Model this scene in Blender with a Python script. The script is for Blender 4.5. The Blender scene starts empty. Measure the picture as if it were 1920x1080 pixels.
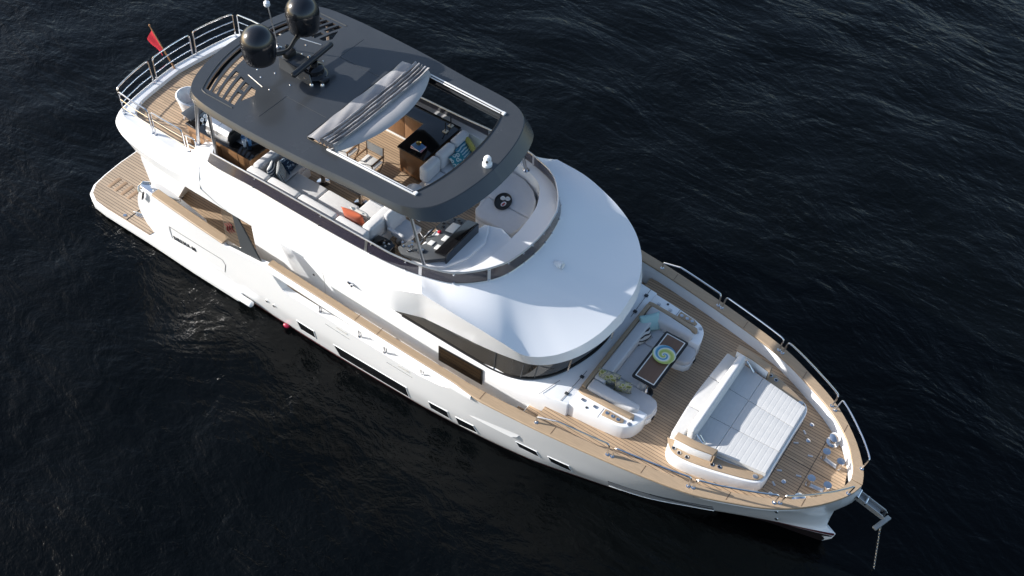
import bpy, bmesh, math, random
from mathutils import Vector, Matrix
from mathutils.geometry import tessellate_polygon
random.seed(7)
C = bpy.context.scene
COL = C.collection
rad = math.radians

# ------------------------------------------------------------------ camera, sky, sun, exposure
cam = bpy.data.objects.new('camera', bpy.data.cameras.new('camera'))
COL.objects.link(cam)
_R = [[0.821494, 0.568155, 0.048454], [0.458637, -0.607862, -0.648195], [-0.338822, 0.55471, -0.759932]]
_m = Matrix(((_R[0][0], -_R[1][0], -_R[2][0]), (_R[0][1], -_R[1][1], -_R[2][1]), (_R[0][2], -_R[1][2], -_R[2][2])))
cam.matrix_world = Matrix.Translation((20.2764, -13.5389, 21.1112)) @ _m.to_4x4()
cam.data.lens = 36.9749
cam.data.sensor_width = 36
cam.data.clip_end = 5000
C.camera = cam

SUN_EL, SUN_AZ = 22.5, 23.0          # light runs towards the bow and a little to port
w = bpy.data.worlds.new('World'); C.world = w; w.use_nodes = True
nt = w.node_tree; bg = nt.nodes['Background']
sky = nt.nodes.new('ShaderNodeTexSky'); sky.sky_type = 'NISHITA'; sky.sun_disc = False
sky.sun_elevation = rad(SUN_EL); sky.sun_rotation = rad(180 + 90 - SUN_AZ)
sky.air_density = 1.0; sky.dust_density = 1.5; sky.ozone_density = 1.0
nt.links.new(sky.outputs[0], bg.inputs[0]); bg.inputs[1].default_value = 0.125
sd = bpy.data.lights.new('sun', 'SUN'); sd.energy = 4.7; sd.angle = rad(0.5); sd.color = (1.0, 0.965, 0.92)
sun = bpy.data.objects.new('sun', sd); COL.objects.link(sun)
_d = Vector((math.cos(rad(SUN_AZ))*math.cos(rad(SUN_EL)), math.sin(rad(SUN_AZ))*math.cos(rad(SUN_EL)), -math.sin(rad(SUN_EL))))
sun.rotation_euler = _d.to_track_quat('-Z', 'Y').to_euler(); sun.location = (0, -20, 30)
C.view_settings.view_transform = 'Standard'; C.view_settings.look = 'None'
C.view_settings.exposure = 0.7; C.view_settings.gamma = 1.0

# ------------------------------------------------------------------ materials
def mat(name, col, rough=0.5, metal=0.0, coat=0.0, spec=0.5, sheen=0.0, trans=0.0, alpha=1.0, ior=1.45, var=0.0, vscale=3.0, bump=0.0, bscale=40.0):
    m = bpy.data.materials.new(name); m.use_nodes = True
    n = m.node_tree.nodes; l = m.node_tree.links; p = n['Principled BSDF']
    p.inputs['Base Color'].default_value = (*col, 1); p.inputs['Roughness'].default_value = rough
    p.inputs['Metallic'].default_value = metal; p.inputs['Coat Weight'].default_value = coat
    p.inputs['Specular IOR Level'].default_value = spec; p.inputs['Sheen Weight'].default_value = sheen
    p.inputs['Transmission Weight'].default_value = trans; p.inputs['Alpha'].default_value = alpha; p.inputs['IOR'].default_value = ior
    tc = n.new('ShaderNodeTexCoord')
    if var:
        nz = n.new('ShaderNodeTexNoise'); nz.inputs['Scale'].default_value = vscale; nz.inputs['Detail'].default_value = 6
        l.new(tc.outputs['Object'], nz.inputs['Vector'])
        mx = n.new('ShaderNodeMixRGB'); mx.inputs[1].default_value = (*[c*(1-var) for c in col], 1); mx.inputs[2].default_value = (*[min(1, c*(1+var)) for c in col], 1)
        l.new(nz.outputs['Fac'], mx.inputs[0]); l.new(mx.outputs[0], p.inputs['Base Color'])
        mr = n.new('ShaderNodeMapRange'); mr.inputs['To Min'].default_value = max(0.0, rough-0.06); mr.inputs['To Max'].default_value = min(1, rough+0.08)
        l.new(nz.outputs['Fac'], mr.inputs['Value']); l.new(mr.outputs[0], p.inputs['Roughness'])
    if bump:
        nb = n.new('ShaderNodeTexNoise'); nb.inputs['Scale'].default_value = bscale; nb.inputs['Detail'].default_value = 3
        l.new(tc.outputs['Object'], nb.inputs['Vector'])
        b = n.new('ShaderNodeBump'); b.inputs['Strength'].default_value = bump; b.inputs['Distance'].default_value = 0.01
        l.new(nb.outputs['Fac'], b.inputs['Height']); l.new(b.outputs[0], p.inputs['Normal'])
    return m

def teak(name, col, pitch=0.075, axis=1, caulk=0.16, dark=0.035, var=0.22):
    m = mat(name, col, 0.62)
    n = m.node_tree.nodes; l = m.node_tree.links; p = n['Principled BSDF']
    tc = n.new('ShaderNodeTexCoord'); sp = n.new('ShaderNodeSeparateXYZ'); l.new(tc.outputs['Object'], sp.inputs[0])
    def math_(op, a, b=None):
        q = n.new('ShaderNodeMath'); q.operation = op
        for i, v in enumerate((a, b)):
            if v is None: continue
            if isinstance(v, (int, float)): q.inputs[i].default_value = v
            else: l.new(v, q.inputs[i])
        return q.outputs[0]
    q = math_('DIVIDE', sp.outputs[axis], pitch)
    fr = math_('FRACT', q); fl = math_('FLOOR', q)
    line = math_('LESS_THAN', fr, caulk)
    wn = n.new('ShaderNodeTexWhiteNoise'); wn.noise_dimensions = '2D'
    cb = n.new('ShaderNodeCombineXYZ'); l.new(fl, cb.inputs[0])
    off = math_('MULTIPLY', fl, 0.77)
    seg = math_('FLOOR', math_('ADD', math_('DIVIDE', sp.outputs[0 if axis == 1 else 1], 1.9), off)); l.new(seg, cb.inputs[1])
    l.new(cb.outputs[0], wn.inputs['Vector'])
    mp = n.new('ShaderNodeMapping'); mp.inputs['Scale'].default_value = (2.5, 40, 10) if axis == 1 else (40, 2.5, 10)
    l.new(tc.outputs['Object'], mp.inputs[0])
    nz = n.new('ShaderNodeTexNoise'); nz.inputs['Scale'].default_value = 1.6; nz.inputs['Detail'].default_value = 5; l.new(mp.outputs[0], nz.inputs['Vector'])
    nz2 = n.new('ShaderNodeTexNoise'); nz2.inputs['Scale'].default_value = 1.3; nz2.inputs['Detail'].default_value = 4; l.new(tc.outputs['Object'], nz2.inputs['Vector'])
    f = math_('ADD', math_('MULTIPLY', wn.outputs['Value'], 0.4), math_('ADD', math_('MULTIPLY', nz.outputs['Fac'], 0.4), math_('MULTIPLY', nz2.outputs['Fac'], 0.3)))
    mx = n.new('ShaderNodeMixRGB'); mx.inputs[1].default_value = (*[c*(1-var) for c in col], 1); mx.inputs[2].default_value = (*[c*(1+var) for c in col], 1)
    l.new(f, mx.inputs[0])
    m2 = n.new('ShaderNodeMixRGB'); m2.inputs[2].default_value = (dark, dark*0.8, dark*0.65, 1)
    l.new(line, m2.inputs[0]); l.new(mx.outputs[0], m2.inputs[1]); l.new(m2.outputs[0], p.inputs['Base Color'])
    return m

def wood(name, col, rough=0.4, scale=(2, 30, 8), var=0.3, coat=0.0):
    m = mat(name, col, rough, coat=coat)
    n = m.node_tree.nodes; l = m.node_tree.links; p = n['Principled BSDF']
    tc = n.new('ShaderNodeTexCoord'); mp = n.new('ShaderNodeMapping'); mp.inputs['Scale'].default_value = scale; l.new(tc.outputs['Object'], mp.inputs[0])
    nz = n.new('ShaderNodeTexNoise'); nz.inputs['Scale'].default_value = 1.5; nz.inputs['Detail'].default_value = 6; l.new(mp.outputs[0], nz.inputs['Vector'])
    mx = n.new('ShaderNodeMixRGB'); mx.inputs[1].default_value = (*[c*(1-var) for c in col], 1); mx.inputs[2].default_value = (*[c*(1+var) for c in col], 1)
    l.new(nz.outputs['Fac'], mx.inputs[0]); l.new(mx.outputs[0], p.inputs['Base Color'])
    return m

def fabric(name, col, rough=0.9, bump=0.25):
    return mat(name, col, rough, spec=0.25, sheen=0.15, var=0.06, vscale=9, bump=bump, bscale=160)

def ramp_mat(name, kind, stops, scale=10, rough=0.85, mapscale=(1, 1, 1), dist=0.0, interp='CONSTANT', rot=(0, 0, 0)):
    m = mat(name, (0.5, 0.5, 0.5), rough, spec=0.25)
    n = m.node_tree.nodes; l = m.node_tree.links; p = n['Principled BSDF']
    tc = n.new('ShaderNodeTexCoord'); mp = n.new('ShaderNodeMapping'); mp.inputs['Scale'].default_value = mapscale; mp.inputs['Rotation'].default_value = rot
    l.new(tc.outputs['Object'], mp.inputs[0])
    if kind == 'wave':
        t = n.new('ShaderNodeTexWave'); t.inputs['Scale'].default_value = scale; t.inputs['Distortion'].default_value = dist; t.inputs['Detail'].default_value = 1; out = t.outputs['Fac']
    elif kind == 'rings':
        t = n.new('ShaderNodeTexWave'); t.wave_type = 'RINGS'; t.inputs['Scale'].default_value = scale; t.inputs['Distortion'].default_value = dist; t.inputs['Detail'].default_value = 1; out = t.outputs['Fac']
    elif kind == 'voronoi':
        t = n.new('ShaderNodeTexVoronoi'); t.inputs['Scale'].default_value = scale; out = t.outputs['Distance']
    else:
        t = n.new('ShaderNodeTexNoise'); t.inputs['Scale'].default_value = scale; t.inputs['Distortion'].default_value = dist; out = t.outputs['Fac']
    l.new(mp.outputs[0], t.inputs['Vector'])
    r = n.new('ShaderNodeValToRGB'); r.color_ramp.interpolation = interp
    e = r.color_ramp.elements
    while len(e) < len(stops): e.new(0.5)
    for i, (pos, c) in enumerate(stops): e[i].position = pos; e[i].color = (*c, 1)
    l.new(out, r.inputs[0]); l.new(r.outputs[0], p.inputs['Base Color'])
    return m

WHITE = mat('white_gelcoat', (0.85, 0.86, 0.87), 0.20, coat=0.25, var=0.012, vscale=1.2)
WHITE2 = mat('white_nonskid', (0.74, 0.75, 0.76), 0.5, var=0.02, vscale=4, bump=0.1, bscale=220)
TEAKD = teak('teak_deck', (0.42, 0.30, 0.195), var=0.30, caulk=0.14)
TEAKP = teak('teak_platform', (0.37, 0.285, 0.205), pitch=0.085)
TEAK = wood('teak_trim', (0.38, 0.28, 0.185), 0.5, var=0.24)
WALNUT = wood('walnut_panel', (0.16, 0.075, 0.032), 0.35, coat=0.2)
OAK = wood('brown_panel', (0.26, 0.14, 0.065), 0.4, (30, 30, 2))
TABLEW = wood('table_wood', (0.15, 0.088, 0.058), 0.5, (12, 2, 8), 0.18)
GREY = mat('graphite_paint', (0.043, 0.047, 0.052), 0.24, coat=0.25, spec=0.5, var=0.16, vscale=1.3, bump=0.02, bscale=90)
DGREY = mat('dark_grey_paint', (0.045, 0.05, 0.055), 0.35, var=0.06)
BLACK = mat('black_gloss', (0.006, 0.006, 0.007), 0.08, coat=0.4)
BLACKM = mat('black_satin', (0.012, 0.012, 0.013), 0.38)
RADOME = mat('black_radome', (0.010, 0.011, 0.014), 0.22, coat=0.6)
CHROME = mat('polished_steel', (0.72, 0.72, 0.73), 0.13, metal=1.0)
SATIN = mat('satin_steel', (0.62, 0.62, 0.63), 0.32, metal=1.0, var=0.05)
ALU = mat('white_aluminium', (0.78, 0.78, 0.77), 0.3)
GLASS = mat('black_glass', (0.012, 0.013, 0.015), 0.04, coat=0.6)
SALOON = mat('smoked_glass', (0.035, 0.031, 0.026), 0.05, coat=0.6)
TINT = mat('tinted_panel', (0.030, 0.026, 0.040), 0.06, alpha=0.82, coat=0.3)
CLEAR = mat('clear_glass', (0.16, 0.13, 0.10), 0.04, alpha=0.30)
CUSH = fabric('grey_cushion', (0.56, 0.56, 0.57))
CUSHW = fabric('white_cushion', (0.70, 0.69, 0.68))
CANVAS = mat('grey_canvas', (0.40, 0.39, 0.385), 0.45, sheen=0.2, var=0.08, vscale=4)
CANVASD = mat('shiny_grey_canvas', (0.30, 0.295, 0.30), 0.33, spec=0.6, var=0.15, vscale=6, bump=0.15, bscale=18)
RED = mat('red_antifoul', (0.085, 0.006, 0.012), 0.45)
ANTIF = mat('black_antifoul', (0.012, 0.008, 0.009), 0.5, var=0.2)
REDF = mat('red_bunting', (0.55, 0.02, 0.04), 0.75)
SEAM = mat('dark_seam', (0.16, 0.16, 0.17), 0.7)

# ------------------------------------------------------------------ mesh helpers
ORG = {}
class MB:
    def __init__(self): self.v = []; self.f = []
    def add(self, v, f):
        o = len(self.v); self.v += [tuple(p) for p in v]; self.f += [tuple(i+o for i in q) for q in f]; return self
    def rbox(self, c, s, r=0.02, rot=0, seg=2, m=None):
        v, f = rbox_(c, s, r, rot, seg, m); return self.add(v, f)
    def tube(self, path, r, n=8, closed=False): v, f = tube_(path, r, n, closed); return self.add(v, f)
    def lathe(self, prof, c=(0, 0, 0), n=24, m=None): v, f = lathe_(prof, c, n, m); return self.add(v, f)
    def prism(self, o, z0, z1, holes=(), r=0.0, seg=2): v, f = prism_(o, z0, z1, holes, r, seg); return self.add(v, f)
    def grid(self, rows, closed=False): v, f = grid_(rows, closed); return self.add(v, f)
    def slab(self, poly, t): v, f = slab_(poly, t); return self.add(v, f)
    def build(self, name, m, parent=None, angle=35, smooth=True): return ob(name, self, m, parent, angle, smooth)

def link(o): COL.objects.link(o); return o
def ob(name, mb, m, parent=None, angle=35, smooth=True):
    me = bpy.data.meshes.new(name)
    base = Vector(ORG.get(parent, (0, 0, 0))) if parent else Vector((0, 0, 0))
    me.from_pydata([tuple(Vector(p)-base) for p in mb.v], [], mb.f)
    bm = bmesh.new(); bm.from_mesh(me); bmesh.ops.recalc_face_normals(bm, faces=bm.faces); bm.to_mesh(me); bm.free()
    if smooth:
        me.polygons.foreach_set('use_smooth', [True]*len(me.polygons)); me.set_sharp_from_angle(angle=rad(angle))
    me.materials.append(m)
    o = link(bpy.data.objects.new(name, me))
    if parent: o.parent = parent; ORG[o] = tuple(base)
    return o
def thing(name, label, cat, loc=(0, 0, 0), rotz=0.0, group=None, local=False):
    o = link(bpy.data.objects.new(name, None)); o.empty_display_size = 0.1
    o.location = loc; o.rotation_euler = (0, 0, rotz); o['label'] = label; o['category'] = cat
    if group: o['group'] = group
    ORG[o] = (0, 0, 0) if local else tuple(loc)
    return o
def tag(o, label, cat, group=None):
    o['label'] = label; o['category'] = cat
    if group: o['group'] = group
    return o
def settle(o):
    """put a one-mesh thing's origin at its base"""
    me = o.data; n = len(me.vertices)
    c = [sum(v.co[i] for v in me.vertices)/n for i in range(2)] + [min(v.co.z for v in me.vertices)]
    me.transform(Matrix.Translation(-Vector(c))); o.location = c; return o
def copy_tree(o, parent=None):
    c = o.copy(); COL.objects.link(c); c.parent = parent
    for ch in list(o.children): copy_tree(ch, c)
    return c

def cr(pts, n=8, closed=False):
    """Catmull-Rom through the points"""
    pts = [Vector(p) for p in pts]; N = len(pts); out = []
    rng = range(N) if closed else range(N-1)
    for i in rng:
        if closed: p0, p1, p2, p3 = pts[i-1], pts[i], pts[(i+1) % N], pts[(i+2) % N]
        else:
            p1, p2 = pts[i], pts[i+1]; p0 = pts[i-1] if i else p1*2-p2; p3 = pts[i+2] if i+2 < N else p2*2-p1
        d1 = max((p1-p0).length, 1e-6)**.5; d2 = max((p2-p1).length, 1e-6)**.5; d3 = max((p3-p2).length, 1e-6)**.5
        m1 = ((p1-p0)/d1-(p2-p0)/(d1+d2)+(p2-p1)/d2)*d2; m2 = ((p2-p1)/d2-(p3-p1)/(d2+d3)+(p3-p2)/d3)*d2
        for k in range(n):
            t = k/n; t2 = t*t; t3 = t2*t
            out.append(p1*(2*t3-3*t2+1)+m1*(t3-2*t2+t)+p2*(-2*t3+3*t2)+m2*(t3-t2))
    if not closed: out.append(pts[-1].copy())
    return out
def mirror(half):
    """half outline from the aft centre line along +y to the bow centre line -> closed outline"""
    h = [tuple(p) for p in half]
    return h + [(p[0], -p[1]) + tuple(p[2:]) for p in reversed(h) if abs(p[1]) > 1e-4]
def fillet(path, r, n=5, closed=False):
    P = [Vector(p) for p in path]; out = []
    N = len(P)
    for i, p in enumerate(P):
        if not closed and (i == 0 or i == N-1): out.append(p); continue
        a = P[i-1]-p; b = P[(i+1) % N]-p; la, lb = a.length, b.length
        if la < 1e-6 or lb < 1e-6: continue
        a.normalize(); b.normalize(); th = a.angle(b, math.pi)
        if th > math.pi*0.985: out.append(p); continue
        d = min(r/math.tan(th/2), la*0.48, lb*0.48)
        p0, p1 = p+a*d, p+b*d
        for k in range(n+1):
            t = k/n; out.append(p0*(1-t)**2+p*2*t*(1-t)+p1*t*t)
    return out
def tube_(path, r, n=8, closed=False):
    P = [Vector(p) for p in path]; N = len(P); v = []; f = []; up = None
    rr = r if isinstance(r, (list, tuple)) else [r]*N
    for i in range(N):
        a = P[i-1] if (i or closed) else P[i]; b = P[(i+1) % N] if (i < N-1 or closed) else P[i]
        t = (b-a).normalized()
        if up is None:
            up = t.cross(Vector((0, 0, 1)));
            if up.length < 1e-3: up = t.cross(Vector((1, 0, 0)))
        up = (up - t*up.dot(t)).normalized(); w_ = t.cross(up)
        for k in range(n):
            q = 2*math.pi*k/n; v.append(P[i]+(up*math.cos(q)+w_*math.sin(q))*rr[i])
    for i in range(N if closed else N-1):
        for k in range(n):
            j = (i+1) % N; f.append((i*n+k, i*n+(k+1) % n, j*n+(k+1) % n, j*n+k))
    if not closed: f.append(tuple(range(n-1, -1, -1))); f.append(tuple((N-1)*n+k for k in range(n)))
    return v, f
def lathe_(prof, c=(0, 0, 0), n=24, m=None):
    v = []; f = []; K = len(prof); c = Vector(c)
    for k in range(n):
        q = 2*math.pi*k/n
        for r, z in prof:
            p = Vector((r*math.cos(q), r*math.sin(q), z))
            if m is not None: p = m @ p
            v.append(p+c)
    for k in range(n):
        j = (k+1) % n
        for i in range(K-1): f.append((k*K+i, j*K+i, j*K+i+1, k*K+i+1))
    f.append(tuple(k*K for k in range(n-1, -1, -1))); f.append(tuple(k*K+K-1 for k in range(n)))
    return v, f
def bevel_(v, f, r, seg):
    bm = bmesh.new(); vs = [bm.verts.new(p) for p in v]
    for q in f: bm.faces.new([vs[i] for i in q])
    bmesh.ops.recalc_face_normals(bm, faces=bm.faces)
    es = [e for e in bm.edges if len(e.link_faces) == 2 and e.calc_face_angle(0) > 0.5]
    if r > 0: bmesh.ops.bevel(bm, geom=es, offset=r, segments=seg, profile=0.5, affect='EDGES', clamp_overlap=True)
    bm.verts.index_update(); out = [p.co.copy() for p in bm.verts], [tuple(x.index for x in q.verts) for q in bm.faces]
    bm.free(); return out
def rbox_(c, s, r=0.02, rot=0, seg=2, m=None):
    x, y, z = s[0]/2, s[1]/2, s[2]/2
    v = [Vector((a*x, b*y, d*z)) for d in (-1, 1) for a, b in ((-1, -1), (1, -1), (1, 1), (-1, 1))]
    f = [(3, 2, 1, 0), (4, 5, 6, 7)] + [(i, (i+1) % 4, 4+(i+1) % 4, 4+i) for i in range(4)]
    if r: v, f = bevel_(v, f, min(r, 0.49*min(s)), seg)
    M = m if m is not None else Matrix.Rotation(rot, 3, 'Z')
    return [M @ p + Vector(c) for p in v], f
def prism_(o, z0, z1, holes=(), r=0.0, seg=2):
    """z0, z1 numbers or functions of (x, y)"""
    fz = lambda z, p: z(p[0], p[1]) if callable(z) else z
    loops = [list(o)]+[list(h) for h in holes]; v = []; f = []; idx = []
    for lp in loops:
        n = len(lp); b = len(v); idx.append((b, n))
        v += [Vector((p[0], p[1], fz(z0, p))) for p in lp] + [Vector((p[0], p[1], fz(z1, p))) for p in lp]
        for i in range(n): f.append((b+i, b+(i+1) % n, b+n+(i+1) % n, b+n+i))
    if holes:
        flat = [(li, i) for li, lp in enumerate(loops) for i in range(len(lp))]
        for t in tessellate_polygon([[Vector((p[0], p[1], 0)) for p in lp] for lp in loops]):
            a = [idx[flat[i][0]][0]+flat[i][1] for i in t]; f.append(tuple(reversed(a)))
            f.append(tuple(idx[flat[i][0]][0]+idx[flat[i][0]][1]+flat[i][1] for i in t))
    else:
        n = len(o); f.append(tuple(range(n-1, -1, -1))); f.append(tuple(range(n, 2*n)))
        if r: v, f = bevel_(v, f, r, seg)
    return v, f
def grid_(rows, closed=False):
    n = len(rows[0]); v = [Vector(p) for q in rows for p in q]; f = []
    for i in range(len(rows) if closed else len(rows)-1):
        j = (i+1) % len(rows)
        for k in range(n-1): f.append((i*n+k, i*n+k+1, j*n+k+1, j*n+k))
    return v, f
def slab_(poly, t):
    """flat 3D polygon given thickness t"""
    P = [Vector(p) for p in poly]; nrm = Vector((0, 0, 0))
    for i in range(len(P)): nrm += P[i-1].cross(P[i])
    nrm.normalize(); n = len(P)
    v = [p+nrm*t/2 for p in P]+[p-nrm*t/2 for p in P]
    return v, [tuple(range(n)), tuple(range(2*n-1, n-1, -1))]+[(i, n+i, n+(i+1) % n, (i+1) % n) for i in range(n)]
def rrect(x0, y0, x1, y1, r, n=5):
    return [tuple(p[:2]) for p in fillet([(x0, y0, 0), (x1, y0, 0), (x1, y1, 0), (x0, y1, 0)], r, n, True)]
def lerp(tab, x):
    if x <= tab[0][0]: return tab[0][1]
    for (a, p), (b, q) in zip(tab, tab[1:]):
        if x <= b: return p+(q-p)*(x-a)/(b-a)
    return tab[-1][1]
def hermite(tab, x):
    """smooth monotone-ish interpolation"""
    n = len(tab)
    if x <= tab[0][0]: return tab[0][1]
    if x >= tab[-1][0]: return tab[-1][1]
    s = [(tab[i+1][1]-tab[i][1])/(tab[i+1][0]-tab[i][0]) for i in range(n-1)]
    def m(i):
        if i == 0: return s[0]
        if i == n-1: return s[-1]
        return 0.0 if s[i-1]*s[i] <= 0 else 2*s[i-1]*s[i]/(s[i-1]+s[i])
    for i in range(n-1):
        if x <= tab[i+1][0]:
            h = tab[i+1][0]-tab[i][0]; t = (x-tab[i][0])/h
            return (2*t**3-3*t*t+1)*tab[i][1]+(t**3-2*t*t+t)*h*m(i)+(-2*t**3+3*t*t)*tab[i+1][1]+(t**3-t*t)*h*m(i+1)

# ------------------------------------------------------------------ water
def make_water():
    m = bpy.data.materials.new('dark_sea'); m.use_nodes = True
    n = m.node_tree.nodes; l = m.node_tree.links; p = n['Principled BSDF']
    p.inputs['Base Color'].default_value = (0.0012, 0.0018, 0.0021, 1); p.inputs['Roughness'].default_value = 0.06; p.inputs['IOR'].default_value = 1.33
    p.inputs['Specular IOR Level'].default_value = 0.25
    tc = n.new('ShaderNodeTexCoord')
    pm = n.new('ShaderNodeMapping'); pm.inputs['Rotation'].default_value = (0, 0, rad(-35)); pm.inputs['Scale'].default_value = (0.05, 0.11, 0.05); l.new(tc.outputs['Object'], pm.inputs[0])
    pz = n.new('ShaderNodeTexNoise'); pz.inputs['Scale'].default_value = 1.0; pz.inputs['Detail'].default_value = 3; pz.inputs['Distortion'].default_value = 1.5; l.new(pm.outputs[0], pz.inputs['Vector'])
    pr = n.new('ShaderNodeMapRange'); pr.inputs['From Min'].default_value = 0.35; pr.inputs['From Max'].default_value = 0.68; pr.inputs['To Min'].default_value = 0.5; pr.inputs['To Max'].default_value = 1.1; l.new(pz.outputs['Fac'], pr.inputs['Value'])
    prev = None
    for sc, rot, strch, dist, st in ((0.17, 25, 2.0, 1.0, 0.26), (0.8, 55, 1.5, 0.26, 0.28), (2.8, 15, 1.4, 0.08, 0.36), (9, 70, 1.25, 0.024, 0.48)):
        mp = n.new('ShaderNodeMapping'); mp.inputs['Rotation'].default_value = (0, 0, rad(rot)); mp.inputs['Scale'].default_value = (sc, sc*strch, sc)
        l.new(tc.outputs['Object'], mp.inputs[0])
        z = n.new('ShaderNodeTexNoise'); z.inputs['Scale'].default_value = 1.0; z.inputs['Detail'].default_value = 4; z.inputs['Roughness'].default_value = 0.55; z.inputs['Distortion'].default_value = 0.8
        l.new(mp.outputs[0], z.inputs['Vector'])
        b = n.new('ShaderNodeBump'); b.inputs['Distance'].default_value = dist
        ms = n.new('ShaderNodeMath'); ms.operation = 'MULTIPLY'; ms.inputs[1].default_value = st; l.new(pr.outputs[0], ms.inputs[0])
        if sc > 1: l.new(ms.outputs[0], b.inputs['Strength'])
        else: b.inputs['Strength'].default_value = st
        l.new(z.outputs['Fac'], b.inputs['Height'])
        if prev: l.new(prev.outputs[0], b.inputs['Normal'])
        prev = b
    l.new(prev.outputs[0], p.inputs['Normal'])
    # near patch is finely meshed with low swell, the rest reaches the horizon
    mb = MB(); N = 120
    global sea_h
    def h(x, y):
        e = max(0, 1-max(abs(x-12), abs(y))/42)
        return min(1, e*3)*(0.035*math.sin(x*0.9+y*1.3)+0.03*math.sin(x*1.7-y*0.8+1)+0.02*math.sin(x*0.5-y*2.3+2))
    xs = [-1500, -400, -100]+[-30+84*i/N for i in range(N+1)]+[150, 450, 1500]
    ys = [-1500, -400, -100]+[-42+84*i/N for i in range(N+1)]+[100, 400, 1500]
    mb.grid([[(x, y, h(x, y)-0.02) for x in xs] for y in ys])
    sea_h = h
    o = mb.build('water', m); o['kind'] = 'structure'; o['label'] = 'dark rippled open water around the yacht'
make_water()

# ------------------------------------------------------------------ the yacht: hull
YACHT = thing('motor_yacht', 'white twin-deck motor yacht with teak decks and dark grey hardtop', 'yacht', (10, 0, 0))
ZL = (-0.6, 0.0, 0.45, 0.95, 1.6, 2.5)
HT = [(1.9, (2.3, 2.45, 2.52, 2.54, 2.57, 2.62)), (5.0, (2.3, 2.55, 2.66, 2.70, 2.74, 2.80)), (8.0, (2.2, 2.57, 2.68, 2.78, 2.84, 2.90)),
      (11.0, (2.0, 2.50, 2.65, 2.77, 2.86, 2.97)), (12.6, (1.8, 2.38, 2.56, 2.70, 2.82, 2.98)), (14.2, (1.5, 2.17, 2.36, 2.50, 2.66, 2.87)),
      (15.3, (1.2, 1.90, 2.12, 2.33, 2.50, 2.74)), (16.8, (0.7, 1.45, 1.74, 1.96, 2.20, 2.50)), (17.9, (0.4, 0.98, 1.27, 1.52, 1.83, 2.26)),
      (18.95, (0.2, 0.50, 0.78, 1.02, 1.33, 1.83)), (19.5, (0.12, 0.30, 0.53, 0.76, 1.03, 1.53)), (20.1, (0.07, 0.15, 0.28, 0.42, 0.62, 1.02)),
      (20.5, (0.03, 0.05, 0.10, 0.15, 0.24, 0.50)), (20.64, (0.015, 0.02, 0.03, 0.06, 0.10, 0.22)), (20.7, (0.0, 0.0, 0.0, 0.0, 0.0, 0.0))]
YT = [[(x, r[k]) for x, r in HT] for k in range(6)]
def hull_y(x, z):
    return hermite([(ZL[k], hermite(YT[k], x)) for k in range(6)], z)
STEM = [(-0.6, 20.3), (0.2, 20.74), (0.45, 20.77), (0.52, 20.52), (0.86, 20.50), (1.2, 20.50), (1.41, 20.58), (1.76, 20.72), (2.1, 20.77), (2.5, 20.72)]
AFT = [(-0.6, 2.2), (0.3, 2.25), (0.6, 2.08), (1.1, 1.98), (1.6, 2.12), (2.0, 2.35), (2.3, 2.6), (2.6, 2.9)]
def hull_x(x, z):
    if x > 17.5:
        e = lerp(STEM, z); t = (x-17.5)/(20.7-17.5); return 17.5+t*(20.7-17.5)+(e-20.7)*t**6
    if x < 5.0:
        e = hermite(AFT, z); t = (5.0-x)/3.1; return x+(e-1.9)*t**2
    return x
TOP = [(1.9, 2.14), (5.6, 2.2), (6.2, 2.27), (6.95, 2.44), (7.1, 2.44), (7.2, 2.2), (7.4, 1.9), (7.6, 1.86), (9, 1.9), (11.5, 1.92), (12.1, 2.05), (12.6, 2.35), (12.95, 2.45), (21, 2.45)]
def deck_z(x): return lerp([(5.0, 1.2), (6.0, 1.35), (14.0, 1.4), (14.3, 2.09)], x)
xs = sorted(set([1.9+0.15*i for i in range(125)]+[20.5, 20.58, 20.64, 20.68, 20.7, 7.1, 7.2, 7.3, 7.4, 7.5, 12.1, 12.6, 12.95]))
xs = [x for x in xs if x <= 20.7]
rows = []
for x in xs:
    T = lerp(TOP, x); q = []
    for z in (-0.6, -0.3, 0.0, 0.1, 0.2, 0.3, 0.38, 0.45, 0.5, 0.57, 0.64, 0.72, 0.8, 0.88, 0.95, 1.05, 1.2, 1.4, 1.6, 1.8):
        q.append((hull_x(x, z), hull_y(x, z), z))
    for k in (0.33, 0.66, 1.0):
        z = 1.8+(T-1.8)*k; q.append((hull_x(x, z), hull_y(x, z), z))
    yt = hull_y(x, T); wi = 0.17 if x < 19.5 else 0.17*min(1, yt/0.5+0.1); xi = hull_x(x, T)-(0.12*max(0, (x-20)/0.7))
    q.append((xi, max(yt-wi, 0), T)); q.append((xi, max(yt-wi-0.02, 0), T-0.05)); q.append((xi-0.0, max(yt-wi-0.03, 0), min(T-0.06, deck_z(x)-0.05)))
    rows.append(q)
mb = MB()
for s in (-1, 1): mb.grid([[(p[0], p[1]*s, p[2]) for p in q] for q in rows])
# transom and aft ends of the bulwarks
for s in (-1, 1):
    e = [(p[0], p[1]*s, p[2]) for p in rows[0]]; mb.add(e, [tuple(range(len(e)))])
tr = [(p[0]+0.02, p[1], p[2]) for p in rows[0][:17]]
mb.grid([[(p[0], p[1]*t, p[2]) for t in (-0.98, 0.98)] for p in tr])
HULL = mb.build('hull', WHITE, YACHT, 30)
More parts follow.
